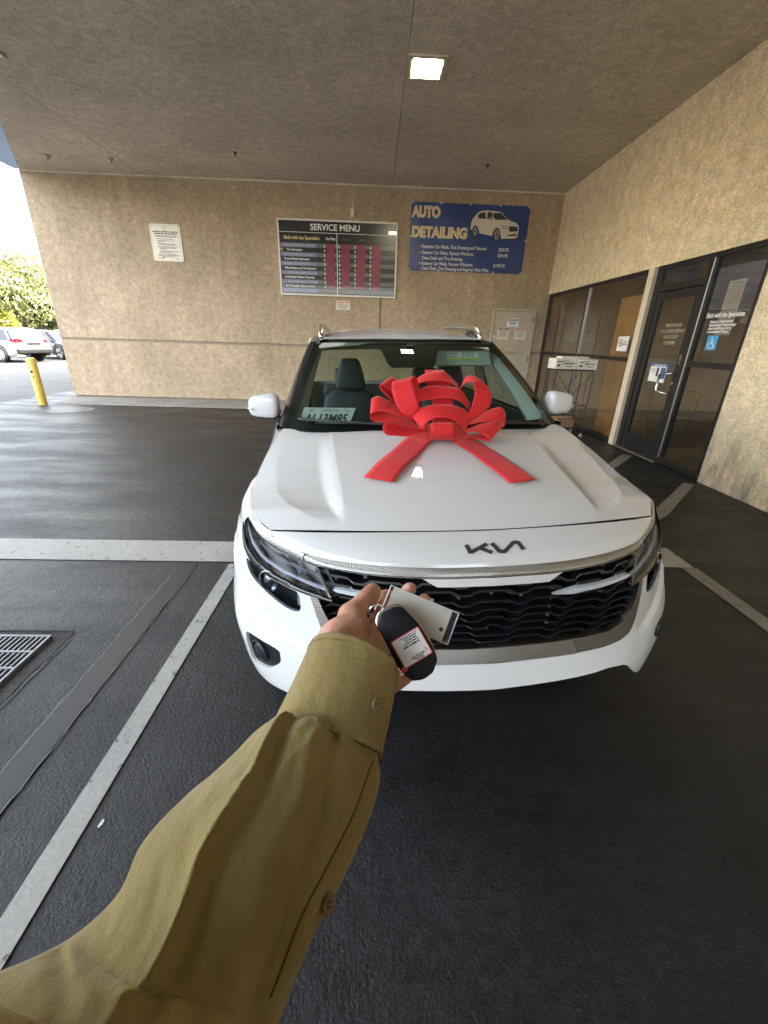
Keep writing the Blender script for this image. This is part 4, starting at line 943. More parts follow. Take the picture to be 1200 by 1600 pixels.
# ---- headlights
HL = [(2.7, .862), (3.2, .859), (3.6, .859), (4.5, .869), (5.3, .882), (6.0, .899), (6.5, .912), (6.9, .905)] + [(6.85, .893), (6.4, .856), (5.9, .829), (5.2, .803), (4.2, .788), (3.2, .784), (2.14, .784)]
for s_ in (-1, 1):
    def S_(off): return lambda k, z: FP(s_ * k, z, off)
    fl = (lambda F: F) if s_ > 0 else (lambda F: [f[::-1] for f in F])
    V_, F_ = panel(S_(-.045), HL, (), .012, SX); hl = obj('headlight', V_, fl(F_), M_HOUS, CAR, True)
    V_, F_ = panel(S_(-.002), HL, (), .012, SX); obj('lens', V_, fl(F_), M_LENS, hl, True)
    # upper led strip, reflector blocks and the long light guide
    V_, F_ = panel(S_(-.018), [(2.75, .85), (4.6, .856), (5.2, .866), (5.25, .858), (4.6, .842), (2.9, .832)], (), .01, SX, rim=(0, .02, 0)); obj('turn_strip', V_, fl(F_), mat('turn_strip', (.10, .088, .085), .3, .1, var=.3, vs_=50), hl, True)
    V_, F_ = panel(S_(-.026), [(2.6, .825), (4.4, .833), (5.5, .853), (5.6, .84), (4.5, .808), (2.5, .804)], (), .01, SX, rim=(0, .02, 0)); obj('led_reflector', V_, fl(F_), M_LEDS, hl, True)
    V_, F_ = panel(S_(-.012), [(2.3, .791), (4.2, .795), (5.2, .811), (5.9, .838), (6.4, .868), (6.6, .882), (6.55, .889), (6.2, .869), (5.8, .848), (5.1, .8195), (4.2, .8015), (2.35, .7975)], (), .008, SX, rim=(0, .012, 0)); obj('light_guide', V_, fl(F_), M_DRL, hl, True)
    MB().bar(FP(s_ * 2.68, .86, .0), FP(s_ * 2.14, .772, .001), .004, .006).build('lens_edge', M_CHR, hl)
    V_, F_ = panel(S_(.003), BAR_T + BAR_B[::-1], (), .008, SX, rim=(0, .02, 0)); obj('lamp_bar', V_, fl(F_), M_GLOSSB, hl, True)
    # lower lamp
    l2 = rounded(LAMP2, 2, .18)
    V_, F_ = panel(S_(-.05), l2, (), .012, SX); lw = obj('lower_lamp', V_, F_ if s_ > 0 else [f[::-1] for f in F_], mat('lower_housing', (.008, .010, .016), .6, var=.2, spec=.2), CAR, True)
    V_, F_ = panel(S_(-.004), l2, (), .012, SX); obj('lens', V_, F_ if s_ > 0 else [f[::-1] for f in F_], M_LENS2, lw, True)
    c = Vector(FP(s_ * 4.85, .752, -.036)); ax = (Vector(FP(s_ * 4.85, .752, 0)) - c).normalized(); ax = (ax + Vector((0, -.5, .1))).normalized()
    MB().lathe([(.040, .0), (.040, .030), (.0355, .031), (.034, .014)], c, ax, 28).build('bezel', M_CHR, lw, sh=40)
    MB().lathe([(.034, .008), (.028, .022), (.016, .032), (0, .035)], c, ax, 28).build('projector', mat('projector', (.03, .035, .05), .05, 0, var=0, coat=1.), lw, smooth=True)
    V_, F_ = panel(S_(-.02), [(3.5, .715), (3.75, .71), (3.75, .76), (3.5, .76)], (), .01, SX); obj('inner_guide', V_, F_ if s_ > 0 else [f[::-1] for f in F_], M_DRL, lw, True)

# ---- hood
E_h = [(.712, .330, .914), (.768, .411, .926), (.792, .455, .937), (.818, .56, .937), (.838, .676, .941), (.833, .765, .961), (.815, .937, 1.012), (.789, 1.092, 1.053), (.765, 1.26, 1.082)]
Ec = crv(E_h, 61)
ZCc = ([.17, .3, .45, .6, .8, .95, 1.04], [.958, .993, 1.024, 1.047, 1.074, 1.093, 1.106])
UI = ([.2, .28, .6, 1.0, 1.2], [.452, .450, .474, .505, .515]); 
UO = ([.25, .262, .30, .36, .45, .58, .8, 1.2], [.449, .475, .525, .59, .66, .715, .745, .745])
def hood(s, t):
    e = np.array([np.interp(t, np.linspace(0, 1, 61), Ec[:, k]) for k in range(3)]); vc = .173 + (1.038 - .173) * t ** .95
    a = abs(s); zc_ = np.interp(vc, *ZCc)
    p = np.array([s * e[0], vc + (e[1] - vc) * a ** 2.1, zc_ + (e[2] - zc_) * (a ** 3.0 * .75 + .25 * a ** 1.8)])
    u, v = abs(p[0]), p[1]; ui_ = np.interp(v, *UI); uo_ = np.interp(v, *UO)
    q = (u - ui_) / max(uo_ - ui_, .012); fade = (lambda x: x * x * (3 - 2 * x))(min(1, max(0, (v - .25) / .17))); rear = min(1, max(0, (1.06 - v) / .3))
    if 0 < q < 1:
        w_ = min(1, (uo_ - ui_) / .12)
        p[2] -= .025 * w_ * fade * rear * (lambda x: x * x * (3 - 2 * x))(min(1, q / .3)) * (1 - q) ** .8 * 1.25
    elif q <= 0: p[2] += .003 * math.exp(q * (uo_ - ui_) / .05) * fade
    return p
ss = np.concatenate([np.linspace(-1, -.45, 62), np.linspace(-.44, .44, 40), np.linspace(.45, 1, 62)]); tt = np.linspace(0, 1, 90)
b = MB(); b.grid([[hood(s, t) for s in ss] for t in tt]); hd = b.build('hood', M_BODY, CAR, smooth=True)
# fender crown between the hood edge and the bumper corner
for s_ in (-1, 1):
    b = MB(); rows_ = []; vv = np.linspace(.44, .80, 16)
    for t in np.linspace(0, 1, 6):
        rr_ = []
        for v in vv:
            a = np.array([np.interp(v, Ec[:, 1], Ec[:, k]) for k in range(3)]) + np.array([.001, 0, -.004]); kk = np.interp(v, [.44, .46, .53, .65, .80], [6.75, 7.0, 8.0, 9.0, 10.0]); c_ = np.array(FP(kk, .878, -.004))
            p = a + (c_ - a) * t; p = p + np.array([.012 * math.sin(math.pi * t), 0, .006 * math.sin(math.pi * t)]); rr_.append((s_ * p[0], p[1], p[2]))
        rows_.append(rr_)
    b.grid(rows_, flip=s_ > 0); b.build('fender', M_BODY, CAR, smooth=True)
# dark seam between the hood and the nose
b = MB(); b.grid([[Fc[i] + np.array([0, -.012, -.016]) for i in range(len(Fc))], [Fc[i] + np.array([0, .012, -.008]) for i in range(len(Fc))]]); b.build('hood_seam', M_GLOSSB, CAR)

# ---- windshield, roof and cabin
Wb = mirror_curve(crv([(0, 1.045, 1.105), (.4, 1.066, 1.102), (.62, 1.125, 1.093), (.75, 1.262, 1.082)], 25)); Wt = mirror_curve(crv([(0, 1.945, 1.508), (.35, 1.968, 1.507), (.55, 2.01, 1.505), (.622, 2.05, 1.503)], 25))
def ws(s, t, off=0.):
    i = (s + 1) / 2 * (len(Wb) - 1); i0 = int(min(i, len(Wb) - 2)); w = i - i0
    a = Wb[i0] * (1 - w) + Wb[i0 + 1] * w; c = Wt[i0] * (1 - w) + Wt[i0 + 1] * w; p = a + (c - a) * t
    return p + np.array([s * .1, -.42, .9]) * (.035 * 4 * t * (1 - t) * (1 - .5 * s * s) + off)
b = MB(); b.grid([[ws(s, t) for s in np.linspace(-1, 1, 41)] for t in np.linspace(0, 1, 21)]); wsh = b.build('windshield', M_WSG, CAR, smooth=True)
hole = [(-.92, .085), (-.5, .06), (0, .055), (.5, .06), (.92, .085), (.90, .885), (.29, .89), (.19, .66), (.15, .60), (-.20, .60), (-.23, .66), (-.28, .89), (-.90, .885)]
V_, F_ = panel(lambda s, t: ws(s, t, -.006), [(-1, -.0), (1, -.0), (1, 1), (-1, 1)], [rounded(hole, 2, .08)], .03); obj('frit_border', V_, F_, mat('frit_black', (.004, .004, .0045), .7, var=0, spec=.2), wsh, True)
# roof
def roof(s, t):
    i = (s + 1) / 2 * (len(Wt) - 1); i0 = int(min(i, len(Wt) - 2)); w = i - i0; a = Wt[i0] * (1 - w) + Wt[i0 + 1] * w
    hw = np.interp(t, [0, .3, .7, 1], [.60, .62, .615, .58]); v = a[1] + .012 + (4.0 - a[1]) * t
    zc_ = np.interp(v, [1.95, 2.1, 2.4, 2.8, 3.2, 3.6, 4.02], [1.527, 1.556, 1.590, 1.615, 1.622, 1.612, 1.575])
    return np.array([s * hw, v, zc_ - (zc_ - a[2] - .003) * 0 - .045 * abs(s) ** 2.6 * (1 - .55 * (1 - t) ** 6)])
b = MB(); b.grid([[roof(s, t) for s in np.linspace(-.93, .93, 33)] for t in np.linspace(0, 1, 31) ** 1.3]); rf = b.build('roof', M_BODY, CAR, smooth=True)
for s_ in (-1, 1):
    b = MB(); rows_ = []
    for t in np.linspace(0, 1, 31) ** 1.3:
        a, c = roof(s_ * .93, t), roof(s_ * 1.0, t); rows_.append([a + np.array([0, 0, -.004]), c + np.array([s_ * .035, 0, -.02]), c + np.array([s_ * .06, 0, -.055])])
    b.grid(rows_, flip=s_ > 0); b.build('roof_edge', M_GLOSSB, CAR, smooth=True)
    pts = [roof(s_ * .95, t) + np.array([0, 0, h]) for t, h in ((.055, -.002), (.09, .03), (.14, .048), (.3, .052), (.6, .052), (.85, .045), (.94, .02), (.97, -.002))]
    MB().tube(crv(pts, 40), .017, 12).build('roof_rail', M_SATIN, CAR, smooth=True)
    b = MB(); rr = [roof(s_ * .95, t) + np.array([0, 0, h]) for t, h in ((.10, .012), (.14, .022), (.20, .022), (.26, .012))]; b.tube(rr, .016, 8); b.build('rail_foot', M_GLOSSB, CAR, smooth=True)
    # A pillar, side glass, pillars
    b = MB(); rows_ = []
    for t in np.linspace(0, 1, 16):
        a = ws(s_, t); o_ = np.array([s_ * (.05 - .012 * t), .05 + .02 * t, -.004]); rows_.append([a + np.array([0, 0, -.002]), a + o_ * .5 + np.array([s_ * .004, 0, .008]), a + o_, a + o_ + np.array([-s_ * .02, .05, -.02])])
    b.grid(rows_, flip=s_ > 0); b.build('a_pillar', M_PILL, CAR, smooth=True)
    def sg(v, t):
        tb = np.array([s_ * .835, v, 1.075 - .01 * (v - 1.4)]); top_ = roof(s_ * 1.0, min(1, max(0, (v - 2.06) / 1.95))) + np.array([s_ * .055, 0, -.05])
        if v < 2.15:
            k = (v - 1.32) / .83; top_ = np.array([s_ * (.80 - .125 * k), v, 1.085 + .40 * k])
        return tb + (np.array([top_[0], v, top_[2]]) - tb) * t
    for v0, v1, nm in ((1.42, 2.58, 'side_window'), (2.68, 3.5, 'side_window'), (3.58, 4.02, 'side_window')):
        b = MB(); b.grid([[sg(v, t) for v in np.linspace(v0, v1, 12)] for t in (0.0, .33, .66, 1)], flip=s_ < 0); b.build(nm, M_SIDEG, CAR, smooth=True)
    for v0, v1 in ((2.56, 2.70), (3.48, 3.60), (4.0, 4.1)):
        b = MB(); b.grid([[sg(v, t) + np.array([s_ * .003, 0, 0]) for v in (v0, v1)] for t in (0, .5, 1)], flip=s_ < 0); b.build('pillar', M_GLOSSB, CAR)
# ---- body sides with wheel arches
def zE(v): return float(np.interp(v, [.3, .45, .56, .68, .77, .94, 1.09, 1.26, 1.4, 2.5, 3.9, 4.35], [.93, .937, .937, .941, .961, 1.012, 1.053, 1.075, 1.07, 1.06, 1.08, 1.05]))
def uE(v): return float(np.interp(v, [.3, .45, .56, .68, .77, .94, 1.09, 1.26, 1.5, 2.5, 3.9, 4.2, 4.35], [.70, .79, .818, .838, .833, .815, .795, .80, .835, .84, .83, .80, .72]))
def uS(v): return float(np.interp(v, [.3, .45, .55, .7, .9, 1.3, 3.2, 3.6, 4.0, 4.25, 4.35], [.80, .875, .912, .922, .925, .905, .905, .915, .905, .86, .76]))
def side(v, z):
    zt = zE(v); u0, u1 = uS(v), uE(v)
    if z > .62: k = min(1, (z - .62) / (zt - .62)); u = u0 + (u1 - u0) * k ** 2.6
    else: u = u0 - .10 * ((.62 - z) / .4) ** 2
    return u
RW, FWV, RWV = .375, .87, 3.48
for s_ in (-1, 1):
    arch = lambda cv: [(cv + RW * math.cos(a), .33 + RW * math.sin(a)) for a in np.linspace(0, math.pi, 24)]
    vs_top = np.linspace(.58, 4.35, 60)
    bt = [(4.35, .30), (RWV + .5, .24)] ; poly = [(.58, .30)] + [(FWV - RW, .30)] * 0
    poly = [(.56, .50)] + [(x, z) for x, z in arch(FWV)[::-1] if z > .5] + [(FWV + RW, .33), (FWV + RW + .02, .24), (RWV - RW - .02, .24), (RWV - RW, .33)] + [(x, z) for x, z in arch(RWV)[::-1][1:-1]] + [(RWV + RW, .33), (4.35, .34)] + [(v, zE(v)) for v in vs_top[::-1]]
    poly = [p for p in poly if not (p[0] < .56)]
    V_, F_ = panel(lambda v, z: (s_ * side(v, z), v, z), poly, (), .045, rim=(-s_ * .04, 0, 0))
    sdp = obj('body_side', V_, F_ if s_ > 0 else [f[::-1] for f in F_], M_BODY, CAR); sharp(sdp, 40)
    for cv in (FWV, RWV):   # black arch cladding and wheels
        b = MB(); rows_ = []
        for a in np.linspace(.0, math.pi, 26):
            rr_ = []
            for r_, du in ((RW + .05, .002), (RW + .045, .012), (RW + .003, .014), (RW, -.05)):
                v, z = cv + r_ * math.cos(a), .33 + r_ * math.sin(a); rr_.append((s_ * (uS(v) - (.10 * ((.62 - z) / .4) ** 2 if z < .62 else 0) * .6 + du), v, z))
            rows_.append(rr_)
        b.grid(rows_, flip=s_ < 0); b.build('arch_cladding', M_PLASB, CAR, smooth=True)
        zw = .335 - s_ * .78 * math.sin(math.radians(1.4)) if True else .335
        wc = Vector((s_ * .80, cv, zw))
        wh = MB().lathe([(.19, -.11), (.30, -.105), (.325, -.08), (.335, -.04), (.335, .04), (.325, .08), (.30, .105), (.23, .11), (.225, .06), (.21, -.1)], wc, (s_, 0, 0), 40).build('wheel', M_RUBBER, CAR, sh=30)
        MB().lathe([(.225, .10), (.215, .09), (.205, .02), (.03, .01)], wc, (s_, 0, 0), 30).build('rim', mat('rim_dark', (.06, .06, .065), .35, .6), wh, sh=40)
        for q in range(5):
            a = 2 * math.pi * q / 5; b = MB()
            for da in (-.12, .12): b.bar(wc + Vector((s_ * .075, .03 * math.cos(a), .03 * math.sin(a))), wc + Vector((s_ * .088, .212 * math.cos(a + da), .212 * math.sin(a + da))), .026, .02)
            b.build('spoke', M_SATIN, wh)
    # sill and door seams
    b = MB(); b.grid([[(s_ * (side(v, z) + .006), v, z) for v in np.linspace(FWV + RW + .03, RWV - RW - .03, 12)] for z in (.215, .26, .33, .37)], flip=s_ < 0); b.build('sill_cladding', M_PLASB, CAR, smooth=True)
    for v in (1.36, 2.6, 3.28):
        b = MB(); b.grid([[(s_ * (side(v + dv, z) + .0015), v + dv, z) for dv in (-.003, .003)] for z in np.linspace(.38, zE(v) - .01, 14)], flip=s_ < 0); b.build('door_seam', M_GLOSSB, CAR)
    for v in (2.38, 3.1): MB().tube(crv([(s_ * (side(v - .1, .93) + .005), v - .1, .93), (s_ * (side(v, .93) + .03), v - .05, .935), (s_ * (side(v, .93) + .03), v + .05, .935), (s_ * (side(v + .1, .93) + .005), v + .1, .93)], 12), .011, 8).build('door_handle', M_BODY, CAR, smooth=True)
    # belt filler
    b = MB(); b.grid([[(s_ * uE(v), v, zE(v)) for v in np.linspace(1.26, 4.1, 20)], [(s_ * .80, v, zE(v) + .02) for v in np.linspace(1.26, 4.1, 20)]], flip=s_ < 0); b.build('belt_trim', M_GLOSSB, CAR)
    # inner wheel well
    MB().lathe([(.37, .0), (.37, .32), (.02, .33)], (s_ * .88, FWV, .34), (-s_, 0, 0), 28).build('wheel_well', M_PLASB, CAR, smooth=True)
# tail and floor
b = MB(); b.grid([[(u, 4.35 - .12 * abs(u) ** 2, z) for u in np.linspace(.76, -.76, 14)] for z in (.34, .6, .85, 1.05)]); b.build('tailgate', M_BODY, CAR, smooth=True)
b = MB(); b.grid([[(u, 4.30 - .1 * abs(u) ** 2 - .26 * t, 1.05 + .48 * t) for u in np.linspace(.76 - .14 * t, -.76 + .14 * t, 14)] for t in (0, .5, 1)] if False else [[((.76 - .14 * t) * q, 4.30 - .06 * q * q - .26 * t, 1.05 + .50 * t) for q in np.linspace(1, -1, 14)] for t in (0, .5, 1)]); b.build('rear_window', M_SIDEG, CAR, smooth=True)
box('underbody', M_PLASB, CAR, -.55, .55, .55, 4.25, .19, .23)
# cowl under windshield
b = MB(); b.grid([[(p[0], p[1] - .03, p[2] - .04) for p in Wb], [(p[0], p[1] + .05, p[2] - .002) for p in Wb]]); b.build('cowl', M_PLASB, CAR)
# wipers
def wiper(pts): MB().tube(crv([np.array(ws(s, t, .012)) for s, t in pts], 24), .007, 8).build('wiper', M_PLASB, CAR, smooth=True)
wiper([(-.88, .075), (-.6, .06), (-.3, .035), (-.02, .01)]); wiper([(.05, .05), (.35, .045), (.6, .03), (.8, .015)])

# ---- cabin
M_TRIMG = mat('cabin_grey', (.46, .48, .45), .8, var=.06); M_TRIMK = mat('cabin_black', (.02, .021, .022), .6, var=.1); M_SEAT = mat('seat_cloth', (.045, .052, .058), .7, var=.15, vs_=60, bmp=.2, bs=400)
b = MB(); rows_ = []
for t, (dv, dz) in zip(np.linspace(0, 1, 6), ((.02, -.03), (.16, -.015), (.32, -.02), (.45, -.05), (.5, -.1), (.52, -.3))):
    rows_.append([(p[0] * .97, p[1] + dv, min(p[2], 1.1) + dz - (.0 if t < .3 else 0)) for p in Wb])
b.grid(rows_); b.build('dashboard', M_TRIMK, CAR, smooth=True)
box('cabin_floor', M_TRIMK, CAR, -.8, .8, 1.5, 4.2, .42, .46); box('firewall', M_TRIMK, CAR, -.8, .8, 1.42, 1.46, .42, 1.0)
b = MB(); b.grid([[roof(s * .97, t) + np.array([0, .02, -.035]) for s in np.linspace(-1, 1, 17)] for t in np.linspace(0, 1, 12)], flip=True); b.build('headliner', M_TRIMG, CAR, smooth=True)
for s_ in (-1, 1):
    b = MB(); rows_ = []
    for t in np.linspace(0.02, 1, 14):
        a = ws(s_ * .985, t, -.015); rows_.append([a, a + np.array([-s_ * (.075 - .03 * t), .03, -.03]), a + np.array([-s_ * (.07 - .03 * t), .10, -.03]), a + np.array([s_ * .02, .12, -.01])])
    b.grid(rows_, flip=s_ < 0); b.build('pillar_trim', M_TRIMG, CAR, smooth=True)
    for v0 in (2.6, 3.5): MB().bar((s_ * .79, v0, 1.06), (s_ * .655, v0 + .02, 1.53), .09, .05).build('pillar_trim', M_TRIMG, CAR)
    box('door_card', M_TRIMK, CAR, s_ * .80 - .03, s_ * .80 + .03, 1.45, 3.6, .5, 1.07, .01)
def seat(u, v):
    def ring(z, w, d, cv, p=2.6, n=20): return [(u + w * abs(math.cos(a)) ** (2 / p) * (1 if math.cos(a) >= 0 else -1), cv + d * abs(math.sin(a)) ** (2 / p) * (1 if math.sin(a) >= 0 else -1), z) for a in [2 * math.pi * k / n for k in range(n)]]
    R2 = [(.55, .2, .05, v), (.6, .235, .075, v + .01), (.8, .24, .08, v + .05), (1.0, .225, .07, v + .09), (1.12, .19, .062, v + .12), (1.165, .14, .05, v + .13), (1.17, .0, .0, v + .13)]
    b = MB(); b.grid([ring(z, w, d, c) for z, w, d, c in R2], close=True); st_ = b.build('seat', M_SEAT, CAR, smooth=True)
    b = MB(); b.grid([ring(z, w, d, c, 3) for z, w, d, c in ((1.175, .0, .0, v + .11), (1.178, .10, .035, v + .11), (1.20, .112, .05, v + .11), (1.29, .098, .052, v + .115), (1.37, .072, .045, v + .12), (1.395, .055, .03, v + .12), (1.398, 0, 0, v + .12))], close=True); b.build('headrest', M_SEAT, st_, smooth=True)
    b = MB(); b.box(u - .24, u + .24, v - .5, v + .02, .46, .62); o = b.build('cushion', M_SEAT, st_); bevel(o, .05, 3)
seat(-.375, 2.12); seat(.375, 2.12)
b = MB().box(-.62, .62, 3.15, 3.3, .5, 1.12); o = b.build('rear_bench', M_SEAT, CAR); bevel(o, .06, 3)
for u in (-.38, .38): o = box('rear_headrest', M_SEAT, CAR, u - .12, u + .12, 3.2, 3.28, 1.12, 1.27, .03, 3)
# steering wheel (driver side), mirror and sun visors
cs = Vector((.375, 1.72, 1.02)); axw = Vector((0, -.9, .42)).normalized(); xx = Vector((1, 0, 0)); yy = axw.cross(xx)
MB().tube([cs + (xx * math.cos(a) + yy * math.sin(a)) * .185 for a in np.linspace(0, 2 * math.pi, 33)], .015, 10).build('steering_wheel', M_TRIMK, CAR, smooth=True)
o = box('rear_view_mirror', M_TRIMK, CAR, -.10, .13, 1.86, 1.885, 1.37, 1.43, .012, 3)
MB().bar((.015, 1.88, 1.42), (.015, 1.90, 1.50), .05, .04).build('mirror_mount', M_TRIMK, CAR)
for u0, u1, lab in ((.185, .575, True), (-.58, -.20, False)):
    a0, a1 = (1.93, 1.478), (1.875, 1.365)
    if not lab: a0, a1 = (1.98, 1.497), (1.93, 1.478)
    P_ = [(u0 + .02, *a0), (u1 - .015, *a0), (u1, *a1), (u0 - .005, *a1)]
    b = MB(); c_ = [Vector(p) for p in P_]; n_ = (c_[1] - c_[0]).cross(c_[3] - c_[0]).normalized() * .011
    b.add([p + n_ for p in c_] + [p - n_ for p in c_], [(0, 1, 2, 3), (7, 6, 5, 4), (0, 4, 5, 1), (1, 5, 6, 2), (2, 6, 7, 3), (3, 7, 4, 0)]); vz = b.build('sun_visor', M_TRIMG, CAR); bevel(vz, .009, 3)
    if lab:
        ex = (c_[1] - c_[0]).normalized(); ey = (c_[0] - c_[3]).normalized(); nn = ex.cross(ey).normalized()
        if nn.y > 0: nn = -nn
        f_ = (c_[3] + nn * .0125, ex, ey, nn)
        for x in (.075, .19):
            fquad('warning_label', M_WHITE, vz, f_, x, x + .10, .048, .092, .0006); fquad('warning_label', mat('label_yellow', (.6, .6, .05), .5, var=0), vz, f_, x, x + .10, .033, .048, .0006)
            dashes('print', [(x + .005, x + .07, .078, .006), (x + .01, x + .06, .066, .005), (x + .005, x + .065, .055, .005)], M_INKG, vz, f_, .0012, int(x * 999))
# dealer paper plate behind the glass
tp = thing('paper_plate', 'pale green paper licence plate propped behind the windshield', 'licence plate', (0, 0, 0), local=True)
tp.location = CAR.location; tp.rotation_euler = CAR.rotation_euler
fp = (Vector((-.690, 1.322, 1.098)), Vector((.285, .0, -.006)).normalized(), Vector((.035, .028, .075)).normalized(), Vector((0, -.95, .35)).normalized())
M_PLATE = mat('plate_paper', (.66, .70, .66), .6, var=.04)
fquad('sheet', M_PLATE, tp, fp, .0, .283, .0, .094, .001, .0015)
text('lettering', 'AL13M85', .072, M_INK, tp, fp, .142, .006, .0022, 'CENTER', lift=.002, width=.235)
text('lettering', 'California', .024, M_INKG, tp, fp, .145, .0715, .0002, 'CENTER', lift=.002, shear=.3, width=.095); text('lettering', 'JAN', .015, M_INKG, tp, fp, .03, .073, .0003, lift=.002); text('lettering', '2025', .012, M_INKG, tp, fp, .235, .073, .0002, lift=.002)
fquad('rule', M_INKG, tp, fp, .03, .26, .0675, .0685, .002)
for x in (.055, .225): fpoly('hole', M_INK, tp, fp, [(x + .003 * math.cos(k * math.pi / 5), .087 + .003 * math.sin(k * math.pi / 5)) for k in range(10)], .002)
# ---- door mirrors
for s_ in (-1, 1):
    n_, m2 = 28, 18; b = MB(); rows_ = []
    for i in range(m2 + 1):
        ph = -math.pi / 2 + math.pi * i / m2; rr_ = []
        for k in range(n_):
            th = 2 * math.pi * k / n_; f_ = lambda c_, e: abs(c_) ** e * (1 if c_ >= 0 else -1)
            x = f_(math.cos(ph), .5) * f_(math.cos(th), .6); y = f_(math.cos(ph), .5) * f_(math.sin(th), .7); z = f_(math.sin(ph), .6)
            tap = 1 - .13 * x
            rr_.append((s_ * (.895 + .092 * x), 1.50 + .055 * y * (1 - .25 * x) + .018 * x, 1.170 + .066 * z * tap - .006 * x))
        rows_.append(rr_)
    b.grid(rows_, close=True, flip=s_ < 0); mr = b.build('door_mirror', M_BODY, CAR, smooth=True)
    b = MB(); rows_ = []
    for z, w, d in ((1.118, .082, .044), (1.105, .075, .04), (1.095, .05, .03)):
        rows_.append([(s_ * (.885 + w * math.cos(a)), 1.505 + d * math.sin(a), z + .006 * math.cos(a)) for a in np.linspace(0, 2 * math.pi, 20, endpoint=False)])
    b.grid(rows_, close=True, flip=s_ > 0); b.f.append(tuple(range(40, 60))); b.build('mirror_base', M_PLASB, mr, smooth=True)
    MB().bar((s_ * .86, 1.51, 1.11), (s_ * .79, 1.51, 1.075), .05, .035).build('mirror_arm', M_PLASB, mr)
    b = MB(); b.quad((s_ * .82, 1.553, 1.12), (s_ * .975, 1.557, 1.125), (s_ * .97, 1.557, 1.215), (s_ * .83, 1.553, 1.22)); b.build('mirror_glass', mat('mirror_glass', (.6, .6, .6), .03, 1., var=0), mr)
    MB().tube([np.array((s_ * u, v, 1.158)) for u, v in ((.955, 1.449), (.975, 1.466), (.985, 1.485))], .005, 8).build('turn_lamp', M_DRL, mr)
